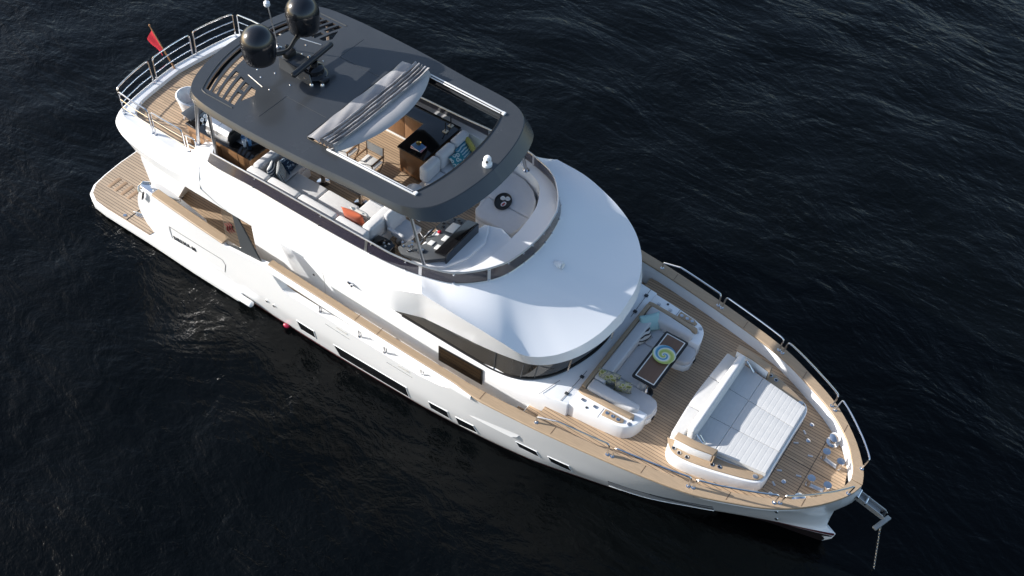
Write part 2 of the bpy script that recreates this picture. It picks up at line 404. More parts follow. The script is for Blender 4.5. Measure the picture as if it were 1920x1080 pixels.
# boot stripe and antifouling follow the real hull surface, a few millimetres proud
def hull_band(name, m, zlo, zhi, off, x0=1.95, x1=20.69):
    b = MB()
    X = [x for x in xs if x0 <= x <= x1]
    for s in (-1, 1):
        b.grid([[(hull_x(x, z)+(0.004 if x > 20.4 else 0), s*(hull_y(x, z)+off), z) for z in (zlo(x), (zlo(x)+zhi(x))/2, zhi(x))] for x in X])
    return b.build(name, m, HULL)
zw = lambda x: lerp([(2, 0.10), (12, 0.10), (15, 0.20), (18, 0.36), (20.7, 0.46)], x)
hull_band('boot_stripe', RED, lambda x: zw(x)-0.10, lambda x: zw(x)-0.005, 0.006)
hull_band('antifouling', ANTIF, lambda x: -0.55, lambda x: zw(x)-0.13, 0.005)

def hull_patch(q, grow=0.0, off=0.008, n=16, mz=4):
    """patch on the hull side; q = (x, z) corners: upper aft, upper fwd, lower fwd, lower aft"""
    c = [Vector(v) for v in q]; m = (c[0]+c[1]+c[2]+c[3])/4
    c = [v+(v-m).normalized()*grow for v in c]; out = []
    for i in range(n+1):
        t = i/n; row = []
        for k in range(mz+1):
            u = k/mz; v = (c[3]*(1-t)+c[2]*t)*(1-u)+(c[0]*(1-t)+c[1]*t)*u
            row.append((hull_x(v.x, v.y), hull_y(v.x, v.y)+off, v.y))
        out.append(row)
    return out
PORTS = [((7.630, 0.830), (8.163, 0.824), (8.108, 0.406), (7.625, 0.395)), ((11.647, 0.803), (12.157, 0.834), (12.145, 0.341), (11.634, 0.392)), ((12.392, 0.764), (12.856, 0.799), (12.901, 0.347), (12.367, 0.223)),
         ((13.983, 1.087), (14.466, 1.050), (14.527, 0.733), (14.036, 0.815)), ((14.767, 1.070), (15.249, 1.050), (15.278, 0.567), (14.812, 0.747)), ((8.786, 0.756), (11.001, 0.869), (10.956, 0.215), (8.842, 0.195))]
loop = lambda g: [g[0][k] for k in range(len(g[0]))]+[g[i][-1] for i in range(1, len(g))]+[g[-1][k] for k in range(len(g[0])-2, -1, -1)]+[g[i][0] for i in range(len(g)-2, 0, -1)]
def porthole(q, s):
    f = MB(); S = lambda g: [[(p[0], p[1]*s, p[2]) for p in r] for r in g]
    a, b, c = loop(S(hull_patch(q, 0.026, 0.0))), loop(S(hull_patch(q, 0.018, 0.012))), loop(S(hull_patch(q, 0.0, 0.012)))
    d = loop(S(hull_patch(q, 0.0, 0.007)))
    f.grid([a+[a[0]], b+[b[0]], c+[c[0]], d+[d[0]]])
    fr = f.build('porthole', WHITE, HULL, 20)
    g = MB(); g.grid(S(hull_patch(q, 0.0, 0.0075))); g.build('pane', GLASS, fr)
for P in PORTS:
    for s in (-1, 1): porthole(P, s)
# name recess near the stern
def strip_on_hull(pts, wdt, off, m, name, parent=HULL, s=-1):
    """pts (x,z) polyline on the hull"""
    b = MB(); L = []
    path = []
    for (xa, za), (xb, zb) in zip(pts, pts[1:]):
        for k in range(9): t = k/8; path.append((xa+(xb-xa)*t, za+(zb-za)*t))
    for i, (x, z) in enumerate(path):
        L.append(Vector((hull_x(x, z), s*(hull_y(x, z)+off), z)))
    b.tube([p for i, p in enumerate(L) if i == 0 or (p-L[i-1]).length > 1e-5], wdt, 6)
    return b.build(name, m, parent)
A_, B_, C_, D_, E_ = (3.185, 1.229), (5.236, 1.421), (5.304, 1.262), (5.172, 0.883), (3.121, 0.747)
strip_on_hull([A_, B_, C_, D_], 0.011, -0.003, BLACKM, 'panel_groove')
strip_on_hull([A_, E_], 0.026, -0.012, mat('recess_grey', (0.42, 0.43, 0.45), 0.4), 'panel_groove')
strip_on_hull([E_, D_], 0.006, -0.003, mat('faint_grey', (0.62, 0.62, 0.63), 0.4), 'panel_groove')
def text_mesh(body, size, spacing=1.1):
    cu = bpy.data.curves.new('lettering', 'FONT'); cu.body = body; cu.size = size; cu.space_character = spacing; cu.extrude = 0.006; cu.offset = 0.004
    o = link(bpy.data.objects.new('lettering', cu)); dg = bpy.context.evaluated_depsgraph_get(); dg.update()
    me = bpy.data.meshes.new_from_object(o.evaluated_get(dg)); bpy.data.objects.remove(o)
    v = [x.co.copy() for x in me.vertices]; f = [tuple(p.vertices) for p in me.polygons]; return v, f
def hull_text(body, size, x0, z0, length, m, name, slope, spacing=1.25):
    v, f = text_mesh(body, size, spacing); wd = max(p.x for p in v); k = length/wd
    b = MB(); out = []
    for p in v:
        x = x0+p.x*k; z = z0+p.y+slope*p.x*k; out.append((hull_x(x, z), -(hull_y(x, z)+0.006+p.z), z))
    b.add(out, f); return b.build(name, m, HULL, smooth=False)
T0, T1, T2, T3 = (3.211, 0.770), (3.904, 0.895), (3.957, 0.902), (4.131, 0.914)
hull_text('SIRENA', 0.20, T0[0], T0[1], T1[0]-T0[0], BLACKM, 'lettering', (T1[1]-T0[1])/(T1[0]-T0[0]))
hull_text('68', 0.20, T2[0], T2[1], T3[0]-T2[0], BLACKM, 'lettering', (T3[1]-T2[1])/(T3[0]-T2[0]), 1.05)
# small details on the topsides: long slots, fairleads, knuckle lines, skin fittings
for a in ([(8.700, 1.599), (9.435, 1.581)], [(10.553, 1.601), (11.296, 1.617)]):
    strip_on_hull(a, 0.006, 0.0, DGREY, 'knuckle_line')
for a in ([(9.08, 1.78), (9.40, 1.77)], [(10.93, 1.79), (11.22, 1.80)]):
    strip_on_hull(a, 0.024, -0.006, SATIN, 'fairlead')
b = MB(); q = ((16.149, 1.019), (18.309, 1.052), (18.319, 0.413), (16.122, 0.520)); b.grid([[(p[0], -p[1], p[2]) for p in r] for r in hull_patch(q, 0, 0.006, 30)]); b.build('anchor_recess', mat('recess_grey_side', (0.42, 0.43, 0.46), 0.25), HULL)
strip_on_hull([q[0], q[1]], 0.020, -0.002, DGREY, 'recess_edge'); strip_on_hull([q[3], q[2]], 0.016, 0.004, WHITE, 'recess_edge')  # dark line along the upper edge, white along the lower
strip_on_hull([(q[0][0]+0.9, q[0][1]+0.02), ((q[1][0]+q[2][0])/2, (q[1][1]+q[2][1])/2)], 0.026, -0.002, BLACKM, 'recess_slot')
for u in ((6.638, 0.851), (6.870, 0.837), (19.513, 1.657), (19.567, 0.808)):
    x, z = u; b = MB(); y = hull_y(x, z); b.lathe([(0.0, -0.03), (0.045, -0.03), (0.04, 0.02), (0.0, 0.03)], (hull_x(x, z), -y, z), 12, Matrix.Rotation(rad(90), 3, 'X')); b.build('skin_fitting', CHROME, HULL)

# swim platform with its side shelves
pl = [(-0.52, 0.0), (-0.52, 1.2), (-0.47, 1.8), (-0.39, 2.25), (-0.2, 2.55), (0.12, 2.70), (0.6, 2.74), (2.2, 2.74), (4.0, 2.78), (5.55, 2.78), (5.6, 2.70), (5.6, 2.3), (2.4, 2.0), (2.4, 0)]
mb = MB(); mb.prism(mirror(pl[:-1]+[(2.4, 0.0)]), 0.04, 0.31, r=0.035, seg=3)
PLAT = mb.build('swim_platform', WHITE, YACHT)
tk = [(-0.46, 0.0), (-0.46, 1.2), (-0.41, 1.78), (-0.33, 2.2), (-0.14, 2.48), (0.15, 2.62), (0.6, 2.66), (2.24, 2.66), (2.3, 2.4), (2.2, 0)]
mb = MB(); mb.prism(mirror(tk), 0.311, 0.328); PT = mb.build('teak_deck', TEAKP, PLAT)
for x in (0.02, 0.27, 0.52, 0.77):
    mb = MB(); mb.rbox((x, -1.86, 0.331), (0.11, 0.42, 0.012), 0.004); mb.build('ladder_tread', wood('tread_teak', (0.30, 0.20, 0.125), 0.6), PLAT)
mb = MB()
mb.rbox((0.18, -0.1, 0.331), (0.03, 0.42, 0.008), 0.002); mb.build('hatch_seam', BLACKM, PLAT)
mb = MB(); mb.rbox((0.5, -0.1, 0.331), (0.03, 0.42, 0.008), 0.002); mb.build('hatch_seam', BLACKM, PLAT)
mb = MB(); mb.rbox((1.36, 0, 0.330), (0.03, 5.26, 0.008), 0.002); mb.build('hatch_seam', BLACKM, PLAT)
for s in (-1, 1):
    mb = MB(); mb.rbox((5.75, s*2.76, 0.27), (0.62, 0.16, 0.16), 0.06, seg=3); mb.build('rubbing_block', WHITE, PLAT)

def cleat(x, y, z, rot, sc, parent, name='mooring_cleat'):
    b = MB(); Rz = Matrix.Rotation(rot, 3, 'Z')
    def T(p): return Rz @ Vector(p)*sc + Vector((x, y, z))
    for a in (-0.06, 0.06): b.tube([T((a, 0, 0)), T((a, 0, 0.05))], 0.022*sc, 8)
    b.tube([T((-0.17, 0, 0.055)), T((-0.09, 0, 0.065)), T((0.09, 0, 0.065)), T((0.17, 0, 0.055))], [0.012*sc, 0.022*sc, 0.022*sc, 0.012*sc], 8)
    b.rbox((x, y, z+0.004), (0.22*sc, 0.07*sc, 0.012), 0.004, rot); return b.build(name, CHROME, parent)
cleat(1.52, -2.32, 0.33, rad(8), 1.15, PLAT)
cleat(1.52, 2.32, 0.33, rad(-8), 1.15, PLAT)
mb = MB(); mb.lathe([(0.05, 0), (0.05, 0.01), (0.0, 0.012)], (1.2, -2.55, 0.33), 12); mb.build('deck_fitting', CHROME, PLAT)

# ------------------------------------------------------------------ decks
mb = MB(); mb.prism(mirror([(2.15, 0), (2.15, 2.2), (2.5, 2.4), (5.0, 2.5), (6.3, 2.6), (6.3, 0)]), 1.12, 1.2)
COCK = mb.build('cockpit_deck', TEAKD, YACHT)
mb = MB()
for s in (-1, 1): mb.prism([(p[0], p[1]*s) for p in [(6.3, 1.9), (6.3, 2.68), (9, 2.72), (12, 2.66), (13.2, 2.56), (14.2, 2.42), (14.2, 1.9)]], 1.3, 1.36)
mb.build('side_deck', TEAKD, YACHT)
fd = [(14.3, 0.0), (14.3, 2.62)]+[(x, max(hull_y(x, 2.1)-0.02, 0)) for x in (15, 15.6, 16.2, 16.8, 17.4, 18, 18.5, 19, 19.4, 19.8, 20.1, 20.3)]+[(20.45, 0.0)]
mb = MB(); mb.prism(mirror(fd), 2.04, 2.1); FORE = mb.build('foredeck', TEAKD, YACHT)
for s in (-1, 1):
    for x, z, d in ((14.12, 1.66, 0.36), (13.8, 1.5, 0.2)):
        mb = MB(); mb.rbox((x, s*2.3, z), (0.44 if x > 14 else 0.3, 0.62, d), 0.015); st_ = mb.build('deck_step', WHITE, YACHT)
        mb = MB(); mb.rbox((x, s*2.3, z+d/2+0.01), (0.40 if x > 14 else 0.28, 0.59, 0.02), 0.004); mb.build('step_tread', TEAKD, st_)
# cap rails: white moulding with a teak top, all the way round the bow
def cap(x0, x1, ztop, wid, name, s, mould=None, aft=False):
    X = [x for x in xs if x0 <= x <= x1]; b = MB(); g = MB(); R_ = []; G = []
    for x in X:
        yo = hull_y(x, 2.5 if not aft else 2.2)+0.025; k = min(1, yo/0.8+0.04)
        xx = hull_x(x, 2.5) if x > 6 else x
        yi = max(yo-wid*k, 0.0)
        xi = xx-(0.24*max(0, (x-19.9)/0.8)**2)
        z = ztop
        k2 = max(0, min(1, (13.2-x)/0.7)) if mould else 0
        yo2 = yo-0.085*k2
        R_.append([(xx, s*yo2, z-0.05), (xx, s*yo2, z-0.012), (xx, s*(yo2-0.014), z), (xi, s*(yi+0.014*k), z), (xi, s*yi, z-0.012), (xi, s*yi, z-0.05), (xx, s*yo2, z-0.05)])
        if mould and mould[0] <= x <= mould[1]:
            q1 = [(xx, s*(yo2+0.01), z-0.012), (xx, s*(yo-0.01), z-0.022), (xx, s*(yo+0.005), z-0.05), (xx, s*(yo-0.01), z-0.17), (xx, s*(yi+0.05), z-0.17), (xi, s*(yi+0.02), z-0.052), (xx, s*(yo2+0.01), z-0.052)]; G.append(q1+q1[:1])
    b.grid(R_)
    for e in (R_[0], R_[-1]): b.add(e[:-1], [tuple(range(6))])
    o = b.build(name, TEAK, YACHT, 40)
    if G:
        g.grid(G)
        for e in (G[0], G[-1]): g.add(e[:-1], [tuple(range(7))])
        g.build('rail_moulding', WHITE, o, 40)
    return o
JOINT = wood('joint_dark', (0.12, 0.075, 0.045))
for s in (-1, 1):
    CAP = cap(7.0, 20.7, 2.515, 0.27, 'cap_rail', s, (7.0, 13.0))
    # scarf joints across the teak and the posts under the open part of the rail
    for x in (9.7, 10.35, 13.2, 14.9, 16.9, 18.6, 19.9):
        y = hull_y(x, 2.5); dx = 0.02
        j = MB(); j.rbox((x, s*(y-0.13-(0.04 if x < 12.6 else 0)), 2.516), (0.012, 0.22, 0.004), 0); j.build('scarf_joint', JOINT, CAP)
    for x in (8.55, 9.75, 10.5, 11.55):
        p = MB(); p.tube([(x, s*(hull_y(x, 2.0)-0.07), 1.86), (x, s*(hull_y(x, 2.3)-0.07), 2.40)], 0.018, 8); p.tube([(x+0.07, s*(hull_y(x, 2.0)-0.07), 1.86), (x+0.05, s*(hull_y(x, 2.3)-0.07), 2.40)], 0.012, 8)
        p.lathe([(0.045, 0), (0.045, 0.012), (0.02, 0.015)], (x, s*(hull_y(x, 2.0)-0.07), 1.9), 10); p.build('rail_post', CHROME, CAP)
    p = MB(); p.tube([(x, s*(hull_y(x, 2.3)-0.03), 2.30) for x in (7.35, 8, 9, 10, 11, 12)], 0.012, 6); p.build('grab_wire', CHROME, CAP)
    c2 = cap(2.95, 5.6, 2.285, 0.24, 'cap_rail', s, None, True)
# stern quarter fairleads, cleats and the polished chafe plate
for s in (-1, 1):
    b = MB()
    pts = [(2.38, 2.60), (2.36, 2.46), (2.46, 2.30), (2.75, 2.22), (3.25, 2.24), (3.55, 2.30), (3.5, 2.50), (3.0, 2.61)]
    b.prism([(x, s*y) for x, y in pts], 2.06, 2.16, r=0.03, seg=3); b.build('chafe_plate', CHROME, YACHT)
    b = MB(); b.tube([(2.32, s*2.62, 1.95), (2.30, s*2.56, 2.08), (2.36, s*2.45, 2.17), (2.5, s*2.36, 2.17), (2.62, s*2.36, 2.0)], 0.035, 10)
    b.tube([(2.42, s*2.64, 1.75), (2.50, s*2.66, 1.9), (2.58, s*2.66, 2.1)], 0.03, 8); b.build('fairlead', CHROME, YACHT)
    cleat(2.85, s*2.46, 2.16, rad(-14*s), 0.9, YACHT); cleat(3.3, s*2.44, 2.16, rad(-8*s), 0.8, YACHT)
    # cockpit coaming inside the bulwark
    b = MB(); b.prism([(x, s*y) for x, y in ((2.75, 2.20), (2.8, 2.42), (5.55, 2.62), (5.55, 2.5), (4.62, 2.46), (4.35, 2.28), (3.3, 2.14))], 1.2, 1.95, r=0.05, seg=3); b.build('cockpit_coaming', WHITE, YACHT)
# transom landing mat
mb = MB(); mb.prism([(1.92, -1.67), (2.21, -1.65), (2.74, -1.70), (2.62, -1.54), (2.27, -1.43)], 1.2, 1.25); mt = mb.build('landing_mat', mat('brown_mat', (0.045, 0.028, 0.024), 0.85), YACHT)
mb = MB(); q = [(1.94, -1.67, 1.26), (2.28, -1.44, 1.26), (2.63, -1.55, 1.26), (2.75, -1.70, 1.26), (2.23, -1.67, 1.26)]; mb.tube(fillet(q, 0.05, 4, True), 0.018, 6, True); mb.build('mat_trim', CHROME, mt)
mb = MB()
for dx in (-0.05, 0.05): mb.tube([(2.28+dx+0.16*t, -1.61+0.06*math.sin(t*6.0)+dx*0.6, 1.254) for t in [k/10 for k in range(11)]], 0.008, 6)
mb.build('emblem', mat('gold_thread', (0.5, 0.33, 0.14), 0.5), mt)

# ------------------------------------------------------------------ superstructure
def both(h):                      # stations along the starboard side, aft centre -> bow centre, mirrored to a full loop of rows
    return h
FLY = 3.55
#        inner bottom          inner lip            glass base          shoulder            lower edge          underside
ST = [((1.49, 0.00, FLY), (1.46, 0.00, 3.74), (1.30, 0.00, 3.76), (1.25, 0.00, 3.60), (1.42, 0.00, 3.22), (2.3, 0.0, 3.20)),
      ((1.56, 0.70, FLY), (1.53, 0.70, 3.74), (1.37, 0.73, 3.76), (1.31, 0.76, 3.60), (1.48, 0.74, 3.22), (2.3, 0.7, 3.20)),
      ((1.68, 1.42, FLY), (1.65, 1.44, 3.74), (1.49, 1.50, 3.76), (1.40, 1.58, 3.58), (1.55, 1.53, 3.22), (2.3, 1.4, 3.20)),
      ((1.92, 1.76, FLY), (1.86, 1.80, 3.74), (1.66, 1.95, 3.76), (1.46, 2.10, 3.56), (1.70, 2.04, 3.22), (2.4, 1.8, 3.20)),
      ((2.30, 1.83, FLY), (2.25, 1.87, 3.74), (2.15, 2.06, 3.76), (2.00, 2.42, 3.55), (2.20, 2.36, 3.23), (2.6, 2.0, 3.21)),
      ((3.00, 1.86, FLY), (3.00, 1.89, 3.74), (3.00, 2.08, 3.76), (2.95, 2.56, 3.56), (3.00, 2.51, 3.25), (3.1, 2.05, 3.23)),
      ((3.90, 1.86, FLY), (3.90, 1.89, 3.74), (3.90, 2.08, 3.77), (3.90, 2.60, 3.57), (3.90, 2.57, 3.26), (3.9, 2.05, 3.24)),
      ((4.12, 1.82, FLY), (4.12, 1.82, 3.86), (4.12, 2.06, 3.90), (4.12, 2.60, 3.60), (4.12, 2.58, 3.26), (4.1, 2.05, 3.24)),
      ((4.32, 1.80, FLY), (4.30, 1.74, 4.08), (4.30, 2.04, 4.12), (4.30, 2.60, 3.63), (4.30, 2.59, 3.26), (4.3, 2.05, 3.24)),
      ((4.62, 1.84, FLY), (4.60, 1.76, 4.20), (4.60, 2.12, 4.22), (4.60, 2.60, 3.68), (4.60, 2.60, 3.27), (4.6, 2.05, 3.25)),
      ((4.95, 2.00, FLY), (4.95, 2.10, 4.22), (4.95, 2.30, 4.23), (4.95, 2.60, 3.72), (4.95, 2.60, 3.27), (5.0, 2.05, 3.25)),
      ((6.40, 2.06, FLY), (6.40, 2.14, 4.24), (6.40, 2.31, 4.26), (6.40, 2.60, 3.76), (6.40, 2.60, 3.27), (6.4, 2.05, 3.25)),
      ((7.70, 2.06, FLY), (7.70, 2.15, 4.26), (7.70, 2.33, 4.28), (7.70, 2.60, 3.78), (7.70, 2.60, 3.27), (7.7, 2.05, 3.25)),
      ((9.00, 2.06, FLY), (9.00, 2.15, 4.27), (9.00, 2.33, 4.29), (9.00, 2.60, 3.80), (9.00, 2.60, 3.27), (9.0, 2.05, 3.25)),
      ((9.80, 2.03, FLY), (9.80, 2.12, 4.28), (9.80, 2.31, 4.30), (9.85, 2.60, 3.86), (9.85, 2.60, 3.27), (9.8, 2.05, 3.25)),
      ((10.3, 2.00, FLY), (10.3, 2.06, 4.28), (10.35, 2.27, 4.30), (10.62, 2.60, 3.98), (10.62, 2.60, 3.27), (10.45, 2.05, 3.25)),
      ((10.8, 1.94, FLY), (10.8, 1.98, 4.28), (11.03, 2.15, 4.30), (11.41, 2.58, 4.37), (11.32, 2.43, 3.36), (11.2, 2.0, 3.36)),
      ((11.2, 1.84, FLY), (11.2, 1.86, 4.28), (11.72, 1.91, 4.30), (12.20, 2.57, 4.32), (12.15, 2.40, 3.43), (11.9, 2.0, 3.42)),
      ((11.5, 1.66, FLY), (11.5, 1.68, 4.28), (12.16, 1.53, 4.30), (12.83, 2.49, 4.18), (12.85, 2.34, 3.43), (12.5, 1.95, 3.42)),
      ((11.7, 1.36, FLY), (11.7, 1.38, 4.28), (12.36, 1.26, 4.30), (13.31, 2.40, 4.02), (13.45, 2.24, 3.43), (13.1, 1.88, 3.42)),
      ((11.84, 1.05, FLY), (11.84, 1.06, 4.28), (12.48, 1.00, 4.30), (13.80, 2.24, 3.79), (13.92, 2.10, 3.42), (13.6, 1.72, 3.42)),
      ((11.90, 0.75, FLY), (11.90, 0.76, 4.28), (12.56, 0.66, 4.30), (14.20, 1.87, 3.70), (14.27, 1.82, 3.42), (13.95, 1.5, 3.42)),
      ((11.93, 0.50, FLY), (11.93, 0.50, 4.28), (12.60, 0.42, 4.30), (14.50, 1.38, 3.68), (14.58, 1.35, 3.42), (14.25, 1.1, 3.42)),
      ((11.95, 0.25, FLY), (11.95, 0.25, 4.28), (12.62, 0.20, 4.30), (14.70, 0.75, 3.68), (14.78, 0.74, 3.42), (14.42, 0.6, 3.42)),
      ((11.95, 0.00, FLY), (11.95, 0.00, 4.28), (12.63, 0.00, 4.30), (14.78, 0.00, 3.69), (14.86, 0.00, 3.42), (14.5, 0.0, 3.42))]
SUBD = 6
CUR = []
for k in range(6):
    a, b = cr([s[k] for s in ST[:16]], SUBD), cr([s[k] for s in ST[16:]], SUBD)
    mid_ = [a[-1].lerp(b[0], t/SUBD) for t in range(1, SUBD)]
    CUR.append((a+mid_+b) if k in (3, 4, 5) else cr([s[k] for s in ST], SUBD))
NS = len(CUR[0])
def body_rows(sgn):
    rows = []
    for i in range(NS):
        ib, il, gb, sh, lo, un = [CUR[k][i] for k in range(6)]
        fwd = min(1, max(0, (gb.x-10.3)/1.2))
        q = [ib, il.lerp(ib, 0.1), il]
        q += [il.lerp(gb, 0.5)+Vector((0, 0, 0.004)), gb]
        for t in (0.06, 0.25, 0.45, 0.65, 0.85, 0.95):
            p = gb.lerp(sh, t)
            p.z += (0.10*math.sin(math.pi*t)*(1-fwd) - 0.05*fwd*math.sin(math.pi*t))
            q.append(p)
        q += [sh]
        for t in (0.05, 0.3, 0.6, 0.92):
            p = sh.lerp(lo, t); q.append(p)
        q += [lo, lo.lerp(un, 0.04)+Vector((0, 0, -0.008)), un]
        rows.append([(p.x, p.y*sgn, p.z) for p in q])
    return rows
mb = MB()
for s in (-1, 1): mb.grid(body_rows(s))
SUP = mb.build('upper_deckhouse', WHITE, YACHT, 21)
def at_curve(k, x=None, i=None): return CUR[k][i]
# flybridge soles
mb = MB(); half = [(1.49, 0)]+[(p.x, p.y+0.01) for p in CUR[0][1:-1]]+[(CUR[0][-1].x, 0)]
mb.prism(mirror(half), FLY-0.42, FLY); mb.build('flybridge_deck', TEAKD, YACHT)
mb = MB(); aft = [(1.465, 0)]+[(p.x-0.03, p.y+0.03) for p in CUR[0][1:SUBD*7]]; aft += [(aft[-1][0], 0)]
mb.prism(mirror(aft), FLY+0.002, FLY+0.10); mb.build('aft_upper_deck', TEAKD, YACHT)

# main deck cabin: white lower walls, smoked glass band, side windows
cab = [(5.75, 0), (5.75, 2.08), (9, 2.10), (12.9, 2.10), (13.5, 2.08), (14.1, 2.03), (14.8, 1.95), (14.86, 1.5), (14.86, 0)]
mb = MB(); mb.prism(mirror(cab), 1.25, lambda x, y: lerp([(5, 2.42), (12.9, 2.40), (13.6, 2.50), (15, 2.53)], x), r=0.03); CAB = mb.build('main_cabin', WHITE, YACHT)
GB_ = [(5.8, 2.06, 2.40), (7.5, 2.07, 2.41), (9, 2.07, 2.41), (10.2, 2.07, 2.41), (11.4, 2.07, 2.40), (12.4, 2.07, 2.39), (12.95, 2.06, 2.40), (13.45, 2.02, 2.50), (13.84, 1.80, 2.53), (14.16, 1.44, 2.55), (14.40, 0.85, 2.55), (14.52, 0.35, 2.55), (14.55, 0.0, 2.55)]
GT_ = [(5.8, 2.04, 3.26), (7.5, 2.04, 3.26), (9, 2.04, 3.26), (10.2, 2.04, 3.27), (11.4, 2.05, 3.43), (12.4, 2.02, 3.44), (12.95, 1.97, 3.44), (13.5, 1.90, 3.44), (13.9, 1.70, 3.44), (14.24, 1.30, 3.44), (14.45, 0.8, 3.44), (14.56, 0.3, 3.44), (14.58, 0.0, 3.44)]
gb_, gt_ = cr(GB_, 6), cr(GT_, 6)
mb = MB()
for s in (-1, 1): mb.grid([[(p.x, p.y*s, p.z) for p in (a, a.lerp(b, .5), b)] for a, b in zip(gb_[18:], gt_[18:])])
WS = mb.build('windscreen', SALOON, CAB)
for s in (-1, 1):
    mb = MB(); mb.grid([[(p.x, p.y*s, p.z) for p in (a, b)] for a, b in zip(gb_[:19], gt_[:19])]); mb.build('cabin_upper_wall', WHITE, CAB)
mb = MB(); mb.tube([(p.x+0.01, -p.y-0.004, p.z+0.006) for p in gb_[19:]]+[(p.x+0.01, p.y+0.004, p.z+0.006) for p in reversed(gb_[19:-1])], 0.03, 6); mb.build('window_gasket', BLACKM, WS)
for s in (-1, 1):
    for i in (36, 44, 48, 57):
        a, b = gb_[i], gt_[i]; mb = MB(); mb.tube([(a.x+.004, s*(a.y+.004), a.z), (b.x+.004, s*(b.y+.004), b.z)], 0.012, 6); mb.build('mullion', DGREY, WS)
    mb = MB(); mb.slab([(11.48, s*2.118, 2.17), (12.70, s*2.118, 2.24), (12.70, s*2.118, 1.68), (11.48, s*2.118, 1.63)], 0.014); f = mb.build('side_window', BLACKM, CAB)
    mb = MB(); mb.slab([(11.52, s*2.127, 2.135), (12.66, s*2.127, 2.20), (12.66, s*2.127, 1.72), (11.52, s*2.127, 1.67)], 0.008); mb.build('pane', mat('brown_glass', (0.022, 0.014, 0.008), 0.05, coat=0.5), f)
# wipers
for y in (-1.15, 0.2):
    a = Vector((14.48-0.0, y, 3.36)); mb = MB(); xx = 14.33 if y < -1 else 14.62
    mb.tube([(xx+0.04, y, 3.34), (xx+0.06, y-0.22, 2.72)], 0.009, 6); mb.tube([(xx+0.05, y+0.03, 3.34), (xx+0.07, y-0.19, 2.72)], 0.009, 6); mb.build('wiper', CHROME, WS)
# boarding door outline, fuel locker, hatches on the cabin side and top
for s in (-1, 1):
    mb = MB(); mb.tube(fillet([(7.35, s*2.082, 1.45), (7.35, s*2.082, 2.28), (8.05, s*2.092, 2.28), (8.05, s*2.092, 1.45)], 0.12, 5), 0.008, 6); mb.build('locker_door', mat('door_seam', (0.45, 0.44, 0.42)), CAB)
    mb = MB(); mb.lathe([(0.035, 0), (0.03, 0.012), (0.0, 0.014)], (7.72, s*2.088, 1.98), 12, Matrix.Rotation(rad(90)*(-s), 3, 'X')); mb.build('door_knob', BLACKM, CAB)
    mb = MB(); mb.tube([(5.95, s*2.575, 3.256), (10.5, s*2.575, 3.256)], 0.016, 6); mb.build('edge_line', DGREY, CAB)  # thin dark line just below the lower edge of the overhang
    # trunk top: seams, hinges, drain
    mb = MB(); mb.tube([(14.15, -2.09, 2.53), (14.32, -1.51, 2.53)] if s < 0 else [(13.9, 1.98, 2.53), (14.08, 1.4, 2.535)], 0.006, 6); mb.build('hatch_seam', SEAM, CAB)
    mb = MB(); mb.tube([(14.62, s*1.95, 2.533), (14.66, s*0.95, 2.536)], 0.006, 6); mb.build('hatch_seam', SEAM, CAB)
    for p in ((14.63, 1.72), (14.66, 1.15), (14.2, 1.2)):
        mb = MB(); mb.rbox((p[0], s*p[1], 2.54), (0.09, 0.07, 0.03), 0.008); mb.build('hatch_hinge', DGREY, CAB)

# glass wing doors between the bulwark and the upper deck
for s in (-1, 1):
    def Q(u, v, z):
        p = {1: (5.56, 2.74, 2.21), 2: (6.75, 2.78, 2.42), 3: (5.88, 2.53, 3.26), 4: (5.40, 2.56, 3.26)}[u]; return Vector((p[0], s*p[1], p[2]))
    A, B_, D, E_ = Q(1, 0, 0), Q(2, 0, 0), Q(3, 0, 0), Q(4, 0, 0)
    gl = [A, A.lerp(B_, 0.50)+(D-B_)*0.10, D.lerp(B_, 0.02)-(D-E_)*0.28, E_]
    mb = MB(); mb.slab(gl, 0.012); WG = mb.build('glass_wing', CLEAR, YACHT)
    n = (B_-A).cross(D-A).normalized()*0.0
    mb = MB(); mb.slab([A, B_, D, D+(E_-D)*0.28, gl[1], A.lerp(gl[1], 0.03)+(E_-A)*0.02], 0.035); mb.build('wing_frame', DGREY, WG)
    mb = MB(); mb.tube([A, gl[1], gl[2]], 0.008, 6); mb.build('glass_trim', SATIN, WG)
    ex = (A.lerp(gl[1], .5)-E_.lerp(gl[2], .5)); ux = (gl[1]-A).normalized(); uy = (E_-A).normalized()
    cen = (A+gl[1]+gl[2]+E_)/4+(B_-A).cross(E_-A).normalized()*(-s)*0.0
    nn = (gl[1]-A).cross(E_-A).normalized(); nn = nn if nn.y*s > 0 else -nn
    for k in (-1, 0, 1):
        mb = MB(); o_ = cen+ux*(0.09*k)+uy*(0.03*k)+nn*0.012
        mb.tube([o_+ux*(-0.10)+uy*0.13, o_+ux*0.0+uy*0.06, o_+ux*(-0.02)-uy*0.04, o_+ux*0.09-uy*0.13], [0.006, 0.02, 0.02, 0.006], 6); mb.build('emblem_stroke', mat('deep_red', (0.16, 0.01, 0.012), 0.5), WG)
    # stair moulding under the aft overhang
    mb = MB(); mb.slab([(1.86, s*1.66, 1.2), (2.66, s*1.66, 1.2), (3.3, s*1.66, 2.2), (3.6, s*1.66, 3.22), (1.95, s*1.75, 3.22), (1.80, s*1.72, 2.3)], 0.5); mb.build('overhang_support', WHITE, YACHT, 20)
    mb = MB(); mb.tube([(5.62, s*2.607, 3.30), (5.30, s*2.607, 3.38), (4.88, s*2.610, 3.56), (4.86, s*2.56, 3.84), (4.78, s*2.42, 4.06)], 0.013, 6); mb.build('trim_line', SATIN, YACHT)
# aft bulkhead doors
mb = MB(); mb.slab([(5.72, -1.6, 1.25), (5.72, 1.6, 1.25), (5.72, 1.6, 2.95), (5.72, -1.6, 2.95)], 0.04); mb.build('saloon_door', GLASS, CAB)
